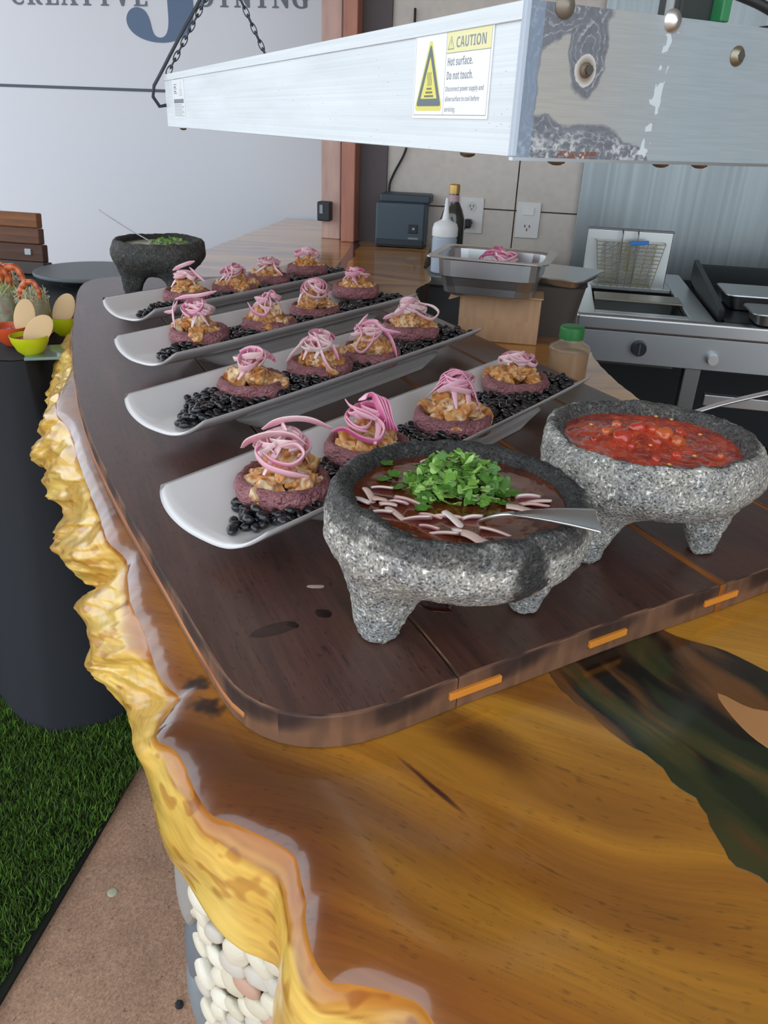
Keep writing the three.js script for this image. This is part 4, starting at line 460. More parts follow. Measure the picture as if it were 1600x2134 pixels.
// ---------- hanging heat lamp ----------
{
  const L = 1.05, W = 0.203, H = 0.0757, A = R(36.5);             // local x: away along the lamp, y up, z: across to the kitchen side
  const o = thing('heat_lamp', 'long brushed metal heat lamp with a yellow caution sticker hanging over the board', 'heat lamp', [-0.0304, 1.2275, -0.489], PI / 2 + A);
  const faceTex = tex(1024, 256, (u, v) => { const a = n2(u * 4, v * 90, 90), b = f2(u * 10, v * 4, 3, 4), sp = n2(u * 240, v * 60, 60); let k = 0.96 + 0.05 * a + 0.07 * (b - 0.5); if (sp > 0.965) k -= 0.25; return [224 * k, 230 * k, 232 * k]; });
  const faceM = M(0xffffff, 0.42, { map: faceTex, metalness: 0.15 });
  const ell = (pts) => prism(pts, 1);
  part(o, 'side_panel', box(L, H, 0.0022, 0.0006), faceM, [L / 2, H / 2, 0.0011]);
  part(o, 'side_panel', box(L, H, 0.0022, 0.0006), faceM, [L / 2, H / 2, W - 0.0011]);
  part(o, 'top_panel', box(L, 0.0022, W - 0.0044), faceM, [L / 2, H - 0.0035, W / 2]);
  part(o, 'top_lip', box(L, 0.009, 0.002, 0.0005), faceM, [L / 2, H - 0.0048, -0.0006]);
  part(o, 'reflector', box(L - 0.02, 0.004, W - 0.02), steelDull, [L / 2, 0.022, W / 2]);
  part(o, 'heating_rod', cyl(0.005, 0.005, L - 0.06, 16), M(0x9a8f86, 0.5), [L / 2, 0.012, W / 2], [0, 0, PI / 2]);
  part(o, 'end_panel', box(0.002, H - 0.002, W - 0.005), faceM, [L - 0.002, H / 2, W / 2]);
  // corroded end plate: the stains are part of its colour
  const rust = canvasTex(1024, 384, (c, w, h) => {
    const im = c.createImageData(w, h), X = (m) => m / 0.203, Y = (m) => 1 - m / 0.0757;
    const blobs = [[0.0, 0.068, 0.030, 0.014], [0.02, 0.074, 0.036, 0.012], [0.0434, 0.058, 0.0125, 0.026], [0.0, 0.035, 0.0115, 0.09], [0.012, 0.006, 0.024, 0.016], [0.05, 0.002, 0.030, 0.0165], [0.08, -0.002, 0.018, 0.011], [0.03, 0.002, 0.04, 0.008]];
    for (let j = 0; j < h; j++) for (let i = 0; i < w; i++) {
      const x = i / w * 0.203, y = (1 - j / h) * 0.0757, nz = f2(x * 150, y * 150, 4) - 0.5; let s = 9; for (const [bx, by, rx, ry] of blobs) s = Math.min(s, Math.hypot((x - bx) / rx, (y - by) / ry) - 1);
      s += nz * 0.28; let q = mix3([176, 172, 164], [168, 178, 182], sst(0.02, 0.13, x)); const k0 = 0.98 + 0.05 * (n2(x * 60, y * 1400) - 0.5); q = q.map((v) => v * k0);
      if (s < 0) { q = mix3([104, 106, 112], [128, 130, 136], f2(x * 400, y * 400, 3)); const ringy = Math.abs(Math.sin(s * 11 + nz * 4)); q = mix3(q, [206, 206, 206], sst(0.9, 1, ringy) * 0.7 * n2(x * 500, y * 500)); q = mix3(q, [206, 205, 203], sst(0.45, 0.8, f2(x * 420, y * 420, 3)) * sst(0.018, 0.006, y) * 0.9); if (x < 0.012) q = mix3(q, [140, 156, 176], 0.7); }
      else if (s < 0.1) q = mix3([120, 122, 126], q, s / 0.1);
      const fl = n2(x * 330 + 50, y * 220); if (Math.abs(x - 0.098 - 0.006 * nz + (0.04 - y) * 0.12) < 0.0035 && fl > 0.66) q = [212, 220, 222];
      const e = Math.hypot(x - 0.0434, (y - 0.0455) * 0.9); if (e < 0.0075 + nz * 0.002) q = mix3([150, 138, 124], [206, 200, 192], sst(0.004, 0.0072, e)); if (e < 0.0024) q = [40, 30, 28];
      if (y < 0.004 && x > 0.03 && x < 0.06 && n2(x * 900, y * 900) > 0.5) q = mix3(q, [132, 78, 58], 0.8);
      const o4 = (j * w + i) * 4; im.data[o4] = q[0]; im.data[o4 + 1] = q[1]; im.data[o4 + 2] = q[2]; im.data[o4 + 3] = 255; }
    c.putImageData(im, 0, 0); });
  const ep = new THREE.PlaneGeometry(W, H); const endG = box(0.002, H, W); { const uv = endG.attributes.uv; }
  part(o, 'end_panel', endG, [0, 1, 2, 3, 4, 5].map((i) => i === 1 ? M(0xffffff, 0.5, { map: rust, metalness: 0.35 }) : faceM), [-0.001, H / 2, W / 2]);
  part(o, 'bottom_lip', box(0.004, 0.0018, W), steel, [-0.001, -0.0009, W / 2]);
  part(o, 'corner_seam', box(0.004, H, 0.004, 0.001), M(0xb9c4d0, 0.5), [-0.0008, H / 2, 0.001]);
  const screw = (z, y, r, m, hole) => { const s = part(o, 'screw', lathe([[0.0001, 0.0042 * r / 0.006], [r * 0.6, 0.0034 * r / 0.006], [r, 0.0008], [r, 0]], 24), m, [-0.002, y, z], [0, 0, PI / 2]); if (hole) part(s, 'socket', cyl(0.0026, 0.0026, 0.002, 6), M(0x4a4640, 0.5), [0, 0.0032, 0]); };
  screw(0.1, 0.0735, 0.0062, steelBright); screw(0.1555, 0.0595, 0.0056, M(0x98907e, 0.35, { metalness: 0.9 }), true); screw(0.0434, 0.0455, 0.004, M(0x7c6c5c, 0.6, { metalness: 0.6 }), true); screw(0.024, 0.0745, 0.0062, M(0x8d8578, 0.5, { metalness: 0.7 }));
  for (const [x, z] of [[0.006, 0.037], [0.006, 0.118], [0.006, 0.151], [0.10, 0.03], [0.985, 0.012]]) part(o, 'rivet', lathe([[0.0055, 0], [0.005, -0.0016], [0.0025, -0.0028], [0.0001, -0.003]], 20), M(0xa59a84, 0.35, { metalness: 0.9 }), [x, -0.0012, z]);
  // wiring that shows above the end plate
  part(o, 'terminal_block', box(0.02, 0.018, 0.026, 0.002), M(0x2a2e2c, 0.6), [0.02, H + 0.006, 0.128]); part(o, 'terminal_clip', box(0.012, 0.014, 0.007, 0.001), M(0x2d7a4a, 0.5), [0.008, H + 0.008, 0.144]);
  part(o, 'wire', tube([[0.02, H + 0.02, 0.16], [0.006, H + 0.012, 0.178], [0.0, H + 0.003, 0.196], [0.03, H + 0.002, 0.202]], 0.003, 24, 8), M(0x1a1a1c, 0.5)); part(o, 'wire', tube([[0.004, H + 0.004, 0.186], [0.0, H + 0.003, 0.2], [0.02, H + 0.004, 0.21]], 0.003, 16, 8), M(0xd8502a, 0.5));
  // caution sticker
  const stick = canvasTex(900, 460, (c, w, h) => {
    c.fillStyle = '#fbfcfa'; c.fillRect(0, 0, w, h); c.strokeStyle = '#6d7278'; c.lineWidth = 3; c.strokeRect(14, 18, w - 28, h - 36); c.beginPath(); c.moveTo(400, 18); c.lineTo(400, h - 18); c.stroke();
    c.fillStyle = '#f3eeb0'; c.fillRect(402, 20, w - 418, 104); c.beginPath(); c.moveTo(400, 124); c.lineTo(w - 14, 124); c.stroke();
    const tri = (cx, y0, y1, hw) => { c.beginPath(); c.moveTo(cx, y0); c.lineTo(cx + hw, y1); c.lineTo(cx - hw, y1); c.closePath(); };
    c.lineJoin = 'round'; c.fillStyle = c.strokeStyle = '#e8df62'; c.lineWidth = 44; tri(208, 70, 398, 150); c.fill(); c.stroke(); c.strokeStyle = '#55656a'; c.fillStyle = '#55656a'; c.lineWidth = 24; tri(208, 84, 382, 142); c.fill(); c.stroke(); c.fillStyle = c.strokeStyle = '#eee460'; c.lineWidth = 2; tri(208, 132, 352, 104); c.fill(); c.stroke();
    c.strokeStyle = '#6a6a3c'; c.lineWidth = 8; for (const x of [188, 208, 228]) { c.beginPath(); c.moveTo(x, 212); c.bezierCurveTo(x - 18, 236, x + 20, 256, x, 284); c.stroke(); } c.fillStyle = '#6a6a3c'; c.fillRect(176, 294, 66, 11); c.fillRect(164, 314, 90, 11); c.fillRect(150, 334, 118, 11);
    c.strokeStyle = '#8b8a62'; c.lineWidth = 5; tri(452, 42, 104, 34); c.stroke(); c.fillStyle = '#8b8a62'; c.fillRect(449, 60, 6, 24); c.fillRect(449, 90, 6, 6);
    c.fillStyle = '#848b90'; c.font = 'bold 74px sans-serif'; c.fillText('CAUTION', 508, 100, 352); c.fillStyle = '#767e86'; c.font = 'bold 58px sans-serif'; c.fillText('Hot surface.', 420, 188, 290); c.fillText('Do not touch.', 420, 258, 300);
    c.font = 'bold 34px sans-serif'; c.fillText('Disconnect power supply and', 416, 318, 430); c.fillText('allow surface to cool before', 416, 370, 390); c.fillText('servicing.', 416, 424, 130); });
  const sg = box(0.099, 0.0496, 0.0006), pm = M(0xffffff, 0.4); const st = part(o, 'caution_sticker', sg, [0, 1, 2, 3, 4, 5].map((i) => i === 5 ? M(0xffffff, 0.4, { map: stick }) : pm), [0.0775, 0.0437, -0.0005]); st.userData.label = 'white and yellow caution sticker';
  const lab = canvasTex(200, 400, (c, w, h) => { c.fillStyle = '#eef2f3'; c.fillRect(0, 0, w, h); c.fillStyle = '#5c666c'; const r = rng(3); c.fillRect(12, 10, 176, 4); c.fillRect(150, 30, 3, 90); for (let i = 0; i < 5; i++) c.fillRect(24, 60 + i * 22, 40 + r() * 20, i % 2 ? 14 : 8); for (let i = 0; i < 5; i++) c.fillRect(120, 120 + i * 14, 50, 3); c.fillRect(12, 210, 176, 42); for (let i = 0; i < 8; i++) c.fillRect(12, 264 + i * 16, 176 * (i % 3 ? 1 : 0.8), 5); });
  part(o, 'rating_label', box(0.085, 0.0545, 0.0006), [0, 1, 2, 3, 4, 5].map((i) => i === 5 ? M(0xffffff, 0.4, { map: lab }) : pm), [0.941, 0.0405, -0.0004]);
  // cable gland at the far end
  part(o, 'cable_gland', cyl(0.012, 0.014, 0.016, 6), M(0x6d7a82, 0.5, { metalness: 0.5 }), [L + 0.008, 0.037, 0.02], [0, 0, PI / 2]); part(o, 'clamp_bolt', cyl(0.006, 0.006, 0.03, 12), M(0x66707c, 0.5, { metalness: 0.4 }), [L + 0.014, 0.02, 0.016]);
  // chains: every link a piece
  const link = new THREE.TorusGeometry(0.0062, 0.0014, 8, 18); link.scale(0.62, 1.35, 1); const chainM = M(0x4a5056, 0.4, { metalness: 0.7 });
  function chain(label, a, b) { const t = thing('hanging_chain', label, 'chain', a, 0, 'lamp chains'); const d = V(...b).sub(V(...a)), n = Math.round(d.length() / 0.0125), q = new THREE.Quaternion().setFromUnitVectors(V(0, 1, 0), d.clone().normalize()); for (let i = 0; i < n; i++) { const m = part(t, 'link', link, chainM, d.clone().multiplyScalar((i + 0.5) / n).toArray()); m.quaternion.copy(q).multiply(new THREE.Quaternion().setFromAxisAngle(V(0, 1, 0), (i % 2 ? 1 : 0) * PI / 2 + 0.5)); } return t; }
  const apex = [-0.563, 1.462, -1.385];
  chain('dark steel chain beside the black cable at the far end of the heat lamp', [-0.645, 1.3035, -1.325], apex); chain('dark steel chain on the kitchen side of the far end of the heat lamp', [-0.497, 1.3035, -1.437], apex);
  const hk = thing('ceiling_hook_rod', 'thin steel rod that carries the far chains from the ceiling', 'hook', apex); part(hk, 'rod', cyl(0.003, 0.003, 1.29, 10), steelDull, [0, 0.645, 0]);
  const hk2 = thing('ceiling_hook_rod', 'thin steel rod that carries the near end of the heat lamp from the ceiling', 'hook', [0.05, 1.303, -0.56]); part(hk2, 'rod', cyl(0.003, 0.003, 1.45, 10), steelDull, [0, 0.725, 0]);
  solo('power_cable', tube([[-0.655, 1.26, -1.345], [-0.668, 1.256, -1.338], [-0.676, 1.275, -1.328], [-0.655, 1.31, -1.33], [-0.625, 1.36, -1.342], [-0.592, 1.42, -1.364], [-0.56, 1.5, -1.38], [-0.556, 1.9, -1.39], [-0.556, 2.76, -1.39]], 0.0028, 90, 8), M(0x3a4048, 0.5), undefined, 'black power cable looping from the lamp end up along the chain', 'cable');
}

// ---------- on the bar by the kitchen wall ----------
{
  const t = thing('receipt_printer', 'dark blue grey receipt printer on the bar below the tiled wall', 'printer', [-0.55, 0.85, -2.945], 0.06);
  part(t, 'body', box(0.178, 0.15, 0.13, 0.008), M(0x455560, 0.45), [0, 0.076, 0]); part(t, 'top_cover', box(0.182, 0.03, 0.115, 0.008), M(0x3a4650, 0.5), [0.012, 0.164, -0.012]); part(t, 'lower_lip', box(0.172, 0.02, 0.01, 0.003), M(0x2b363f, 0.5), [0, 0.018, 0.066]);
  part(t, 'power_button', box(0.034, 0.03, 0.004, 0.002), M(0x1d252c, 0.4), [0.048, 0.066, 0.066]); part(t, 'indicator', box(0.008, 0.008, 0.002), M(0x9fb2bd, 0.4), [0.05, 0.067, 0.068]); part(t, 'nameplate', box(0.036, 0.006, 0.001), M(0x8796a0, 0.4), [0.05, 0.034, 0.0655]);
  solo('printer_cable', tube([[-0.61, 0.99, -3.004], [-0.615, 1.05, -3.006], [-0.60, 1.09, -3.006], [-0.56, 1.17, -3.006], [-0.545, 1.3, -3.006], [-0.55, 1.6, -3.006]], 0.004, 40, 8), rubber, undefined, 'black cable rising from the receipt printer up the tiled wall', 'cable');
  const prep = thing('prep_counter', 'grey steel prep counter beside the bar under the squeeze bottle', 'counter', [-0.2, 0, -2.68]); part(prep, 'worktop', box(0.36, 0.03, 0.64, 0.004), steelDull, [0, 0.833, 0]); part(prep, 'front_panel', box(0.34, 0.815, 0.02), M(0x3d4042, 0.6), [0, 0.4085, 0.29]); part(prep, 'side_panel', box(0.02, 0.815, 0.6), M(0x4a4d4f, 0.6), [0.165, 0.4085, -0.01]); part(prep, 'side_panel', box(0.02, 0.815, 0.6), M(0x2c2e30, 0.6), [-0.165, 0.4085, -0.01]);
  const sq = thing('squeeze_bottle', 'clear squeeze bottle with white screw top and pointed nozzle, half hidden by the steel pan', 'bottle', [-0.32, 0.848, -2.42]);
  part(sq, 'bottle_body', lathe([[0.0001, 0], [0.034, 0], [0.037, 0.006], [0.037, 0.098], [0.034, 0.108]], 32), M(0xa9b6c4, 0.35)); part(sq, 'cap', lathe([[0.037, 0.106], [0.0385, 0.108], [0.0385, 0.128], [0.034, 0.142], [0.018, 0.150]], 32), M(0xe8e9e8, 0.4)); part(sq, 'nozzle', lathe([[0.018, 0.15], [0.011, 0.155], [0.007, 0.18], [0.004, 0.212], [0.0001, 0.213]], 20), M(0xe8e9e8, 0.4));
  const bt = thing('sauce_bottle', 'dark glass sauce bottle with gold cap behind the squeeze bottle', 'bottle', [-0.325, 0.848, -2.62]);
  part(bt, 'bottle_body', lathe([[0.0001, 0], [0.038, 0], [0.04, 0.005], [0.04, 0.135], [0.03, 0.165], [0.0165, 0.19], [0.0155, 0.222]], 32), M(0x2a2a26, 0.15, { clearcoat: 1 })); part(bt, 'cap', lathe([[0.0168, 0.212], [0.0172, 0.236], [0.015, 0.24], [0.0001, 0.24]], 24), M(0xc9a55e, 0.35, { metalness: 0.6 })); part(bt, 'neck_label', lathe([[0.0172, 0.186], [0.0166, 0.208]], 24), M(0xb99aa0, 0.5, { side: THREE.DoubleSide }));
  const plate = (name, label, x, y) => { const p = thing(name, label, 'socket', [x, y, -3.02]); part(p, 'face_plate', box(0.086, 0.123, 0.008, 0.003), M(0xdcdad6, 0.35), [0, 0, 0.004]); return p; };
  const slot = M(0x3a3836, 0.5);
  const o1 = plate('wall_outlet', 'white double wall outlet with a black plug in its lower socket', -0.306, 0.962);
  for (const dy of [0.03, -0.028]) { part(o1, 'socket', cyl(0.017, 0.017, 0.003, 24), M(0xcfcdc8, 0.4), [0, dy, 0.0085], [PI / 2, 0, 0]); for (const dx of [-0.006, 0.006]) part(o1, 'slot', box(0.0025, 0.009, 0.002), slot, [dx, dy + 0.003, 0.01]); part(o1, 'slot', cyl(0.0024, 0.0024, 0.002, 10), slot, [0, dy - 0.008, 0.01], [PI / 2, 0, 0]); }
  const pg = thing('power_plug', 'black power plug in the wall outlet next to the sauce bottle', 'plug', [-0.314, 0.936, -2.985]); part(pg, 'plug_body', box(0.026, 0.03, 0.046, 0.006), black); part(pg, 'cord', tube([[0, -0.005, 0.02], [-0.01, -0.02, 0.03], [-0.03, -0.05, 0.025], [-0.035, -0.088, 0.02]], 0.0035, 20, 8), black);
  const o2 = plate('wall_switch', 'white wall plate with a rocker switch above a socket on the tiles', -0.1, 0.957); part(o2, 'rocker', box(0.04, 0.026, 0.006, 0.002), M(0xe9e8e5, 0.3), [0, 0.03, 0.009], [0.08, 0, 0]); for (const [x, y] of [[-0.008, -0.02], [0.008, -0.02], [0, -0.032]]) part(o2, 'slot', box(0.003, 0.009, 0.002), slot, [x, y, 0.009]);
}
// cardboard box with the steel pan of onions, a second tray on a dark tub, the jar
{
  const cardTex = tex(256, 256, (u, v) => { const k = 0.94 + 0.08 * n2(u * 40, v * 6, 40) + 0.06 * f2(u * 5, v * 5, 3, 5); return [186 * k, 148 * k, 114 * k]; }), card = M(0xffffff, 0.8, { map: cardTex });
  const b = thing('cardboard_box', 'brown cardboard box under the steel pan of pickled onion', 'box', [-0.09, 0.85, -1.65], 0.02);
  part(b, 'body', uvBox(box(0.164, 0.093, 0.11, 0.003), 4), card, [0, 0.0465, 0]); part(b, 'flap', uvBox(box(0.06, 0.003, 0.12), 4), card, [-0.076, 0.093, 0.0], [0, 0, 0.35]); part(b, 'flap', uvBox(box(0.05, 0.003, 0.12), 4), card, [0.06, 0.0945, 0.0]);
  const p = thing('steel_pan', 'deep stepped steel pan on the cardboard box with pickled onion inside', 'pan', [-0.112, 0.9465, -1.615], -0.09);
  const ring = [[0.117, 0.1, 0.02, 0.0755], [0.118, 0.101, 0.02, 0.0735], [0.116, 0.099, 0.02, 0.073], [0.104, 0.087, 0.026, 0.072], [0.1, 0.083, 0.03, 0.069], [0.098, 0.081, 0.03, 0.038], [0.093, 0.076, 0.03, 0.034], [0.089, 0.072, 0.032, 0.006], [0.08, 0.063, 0.03, 0]];
  const m2 = M(0xc4c6c6, 0.3, { metalness: 1, side: THREE.DoubleSide }); part(p, 'pan_body', loft(ring, false, true, 3), m2); part(p, 'pan_lining', loft([[0.117, 0.1, 0.02, 0.0756], [0.103, 0.086, 0.026, 0.0756], [0.099, 0.082, 0.03, 0.071], [0.096, 0.079, 0.03, 0.04], [0.087, 0.07, 0.03, 0.004]], false, true, 3), m2);
  const r = rng(71); for (let i = 0; i < 22; i++) { const g = ringStrip(0.014 + 0.012 * r(), 0, 3 + 2 * r(), 0.006, 0.0025, 0.4 + 0.4 * r(), r() - 0.5, r() * 6, r() - 0.5, [0, 0, 0], 0.8); solo('onion_strip', g, onionM, [-0.145 + 0.05 * r() + 0.02, 1.0 + 0.026 * r(), -1.655 + 0.08 * r()], 'pink pickled onion strip lying in the steel pan', 'onion', 'pickled onion strips in the steel pan'); }
  const tub = thing('dark_tub', 'dark tapered plastic tub behind the cardboard box', 'tub', [0.01, 0.85, -1.735]); part(tub, 'tub_body', loft([[0.05, 0.05, 0.03, 0], [0.07, 0.062, 0.03, 0.105], [0.073, 0.065, 0.03, 0.108]], true, true), M(0x4a443f, 0.5));
  const tr = thing('steel_tray', 'shallow steel tray on the dark tub beside the deep pan', 'tray', [0.012, 0.9583, -1.76], -0.3); part(tr, 'tray_body', loft([[0.085, 0.095, 0.012, 0.017], [0.086, 0.096, 0.012, 0.015], [0.077, 0.087, 0.012, 0.014], [0.073, 0.083, 0.012, 0.001], [0.07, 0.08, 0.012, 0.0], [0.069, 0.079, 0.012, 0.003], [0.074, 0.084, 0.012, 0.0155], [0.085, 0.095, 0.012, 0.0172]].map(([a, q, c, y]) => [a, q, c, y]), false, true), m2);
  const j = thing('seasoning_jar', 'clear jar with green screw cap and brown seasoning behind the frontmost platter tip', 'jar', [0.052, 0.85, -1.37]);
  const glass = M(0xe8dcc8, 0.08, { transmission: 0.85, thickness: 0, ior: 1.45 });
  part(j, 'jar_body', lathe([[0.0001, 0], [0.032, 0], [0.034, 0.004], [0.034, 0.052], [0.036, 0.056], [0.034, 0.062], [0.022, 0.068], [0.0185, 0.072], [0.0185, 0.078]], 36), glass); part(j, 'contents', lathe([[0.0001, 0.002], [0.031, 0.002], [0.032, 0.006], [0.032, 0.05], [0.0001, 0.052]], 30), M(0xb49068, 0.7)); part(j, 'cap', lathe([[0.0205, 0.074], [0.0212, 0.076], [0.0212, 0.092], [0.019, 0.096], [0.0001, 0.0965]], 30), M(0x2f7a3c, 0.4));
}
// ---------- stove block ----------
{
  const s = thing('stove', 'stainless steel cooking range with a fryer well, knob and black griddle', 'stove', [0.72, 0, -2.34]);
  const x0 = -0.64, w = 1.36, F = 0.37;
  part(s, 'front_edge', box(w, 0.04, 0.03, 0.008), steel, [x0 + w / 2, 0.83, F - 0.015]);
  part(s, 'front_panel', box(w, 0.078, 0.014, 0.002), M(0xaeb2b4, 0.4, { metalness: 0.9 }), [x0 + w / 2, 0.773, F - 0.012]);
  const t = 0.012; part(s, 'top_rail', box(0.045, t, 0.72, 0.003), steel, [x0 + 0.0225, 0.844, 0.0]); part(s, 'top_rail', box(0.06, t, 0.72, 0.003), steel, [x0 + 0.30, 0.844, 0.0]); part(s, 'top_rail', box(0.225, t, 0.03, 0.002), steel, [x0 + 0.157, 0.844, F - 0.045]); part(s, 'top_rail', box(0.225, t, 0.3, 0.002), steel, [x0 + 0.157, 0.844, -0.21]);
  part(s, 'fryer_well', loft([[0.11, 0.13, 0.01, 0.838], [0.105, 0.125, 0.012, 0.72]], false, true), M(0x6f726e, 0.4, { metalness: 0.9, side: THREE.DoubleSide }), [x0 + 0.157, 0, 0.2]); part(s, 'fryer_oil', box(0.2, 0.004, 0.24), M(0x16191a, 0.1, { clearcoat: 1 }), [x0 + 0.157, 0.80, 0.2]);
  part(s, 'drip_rack', box(0.225, 0.006, 0.10, 0.002), M(0x8a8678, 0.4, { metalness: 0.8 }), [x0 + 0.16, 0.853, 0.135]);
  part(s, 'back_guard', box(0.235, 0.155, 0.012, 0.003), M(0xc9cbc8, 0.3, { metalness: 0.9 }), [x0 + 0.133, 0.926, -0.075]); part(s, 'back_guard_lip', box(0.238, 0.006, 0.02, 0.002), M(0x77797a, 0.4, { metalness: 0.8 }), [x0 + 0.133, 1.004, -0.078]);
  part(s, 'side_panel', box(0.012, 0.84, 0.72), steel, [x0 + 0.006, 0.42, 0.0]); part(s, 'leg', box(0.04, 0.74, 0.04, 0.003), steelDull, [x0 + 0.30, 0.37, F - 0.04]); part(s, 'back_panel', box(w, 0.84, 0.02), M(0x2e3133, 0.6), [x0 + w / 2, 0.42, -0.34]); part(s, 'shelf', box(w, 0.02, 0.7), steelDull, [x0 + w / 2, 0.3, 0.0]); part(s, 'crossbar', box(w - 0.36, 0.03, 0.02, 0.003), steel, [x0 + 0.34 + (w - 0.36) / 2, 0.655, F - 0.03]);
  const k = part(s, 'knob', cyl(0.017, 0.019, 0.02, 28), M(0x23262d, 0.4), [x0 + 0.16, 0.776, F + 0.006], [PI / 2, 0, 0]); part(k, 'pointer', box(0.004, 0.003, 0.026), M(0x4c5260, 0.4), [0, 0.011, 0]);
  part(s, 'valve_bracket', cyl(0.012, 0.014, 0.02, 20), steelBright, [x0 + 0.335, 0.765, F + 0.006], [PI / 2, 0, 0]);
  // griddle: dark raised guards and plate
  const dk = M(0x23282b, 0.4, { metalness: 0.4 }); part(s, 'griddle_guard', box(0.014, 0.06, 0.5, 0.003), dk, [x0 + 0.345, 0.868, 0.06], [0.1, 0, 0]); part(s, 'griddle_guard', box(1.0, 0.07, 0.014, 0.003), dk, [x0 + 0.845, 0.875, -0.19]); part(s, 'griddle_plate', box(0.99, 0.012, 0.56, 0.003), M(0x1b2024, 0.3, { metalness: 0.5 }), [x0 + 0.845, 0.846, 0.07]);
  // fryer basket
  const wm = M(0x9a9070, 0.35, { metalness: 0.8 }), b = thing('fryer_basket', 'wire fryer basket with a blue tag hung upright on the fryer back guard', 'fryer basket', [0.215, 0.846, -2.372]);
  const bar = (a, c, r = 0.0014) => part(b, 'wire', tube([a, [(a[0] + c[0]) / 2, (a[1] + c[1]) / 2, (a[2] + c[2]) / 2], c], r, 4, 6), wm);
  const X = (y) => lerp(0.072, 0.094, y / 0.13); for (let i = 0; i <= 11; i++) { const y = 0.012 + i * 0.0105; bar([-X(y), y, 0], [X(y), y, 0]); } for (let i = 0; i <= 8; i++) { const f = -1 + i / 4; bar([f * X(0), 0.006, 0.001], [f * X(0.13), 0.13, 0.001], 0.0014); }
  for (const [y, z] of [[0.012, 0], [0.13, 0]]) { bar([-X(y), y, z], [-X(y), y, -0.04], 0.0016); bar([X(y), y, z], [X(y), y, -0.04], 0.0016); bar([-X(y), y, -0.04], [X(y), y, -0.04], 0.0016); }
  part(b, 'mesh_back', box(0.15, 0.115, 0.002), M(0x857a5c, 0.6), [0, 0.066, -0.038]); for (const x of [-0.026, 0.016]) part(b, 'handle_rod', tube([[x, 0.02, 0.004], [x, 0.1, 0.005], [x, 0.154, 0.004], [x, 0.16, -0.012]], 0.0022, 20, 8), steelDull); for (const x of [-0.008, 0.0]) bar([x + 0.002, 0.05, 0.006], [x + 0.002, 0.135, 0.006], 0.0018);
  part(b, 'tag', box(0.05, 0.011, 0.004, 0.002), M(0x2f78c8, 0.5), [0.022, 0.13, 0.009], [0, 0, 0.12]);
  const p2 = thing('griddle_pan', 'shallow steel pan lying on the black griddle', 'pan', [0.6, 0.853, -2.22]); part(p2, 'pan_body', loft([[0.15, 0.09, 0.02, 0.04], [0.151, 0.091, 0.02, 0.037], [0.14, 0.08, 0.02, 0.036], [0.132, 0.072, 0.02, 0.002], [0.128, 0.068, 0.02, 0], [0.127, 0.067, 0.02, 0.004], [0.138, 0.078, 0.02, 0.037], [0.15, 0.09, 0.02, 0.0402]], false, true), M(0xb8bab9, 0.35, { metalness: 1, side: THREE.DoubleSide }));
  const p3 = thing('griddle_pan', 'lower steel pan in front of the other pan on the griddle', 'pan', [0.63, 0.853, -2.02]); part(p3, 'pan_body', loft([[0.15, 0.07, 0.02, 0.03], [0.151, 0.071, 0.02, 0.027], [0.14, 0.06, 0.02, 0.026], [0.135, 0.055, 0.02, 0.002], [0.13, 0.05, 0.02, 0], [0.13, 0.05, 0.02, 0.004], [0.139, 0.059, 0.02, 0.027], [0.15, 0.07, 0.02, 0.0302]], false, true), M(0xa2a5a5, 0.4, { metalness: 1, side: THREE.DoubleSide }));
  const bs = thing('steel_backsplash', 'tall brushed stainless steel backsplash behind the range', 'backsplash', [0.75, 0, -2.99]); part(bs, 'sheet', box(1.36, 1.7, 0.012, 0.003), M(0xffffff, 0.42, { metalness: 1, map: tex(512, 256, (u, v) => { const k = 0.9 + 0.12 * n2(u * 160, v * 3, 32 * 5) + 0.14 * (f2(u * 6, v * 1, 3, 6) - 0.5); return [150 * k, 157 * k, 158 * k]; }) }), [0, 1.55, 0]);
}

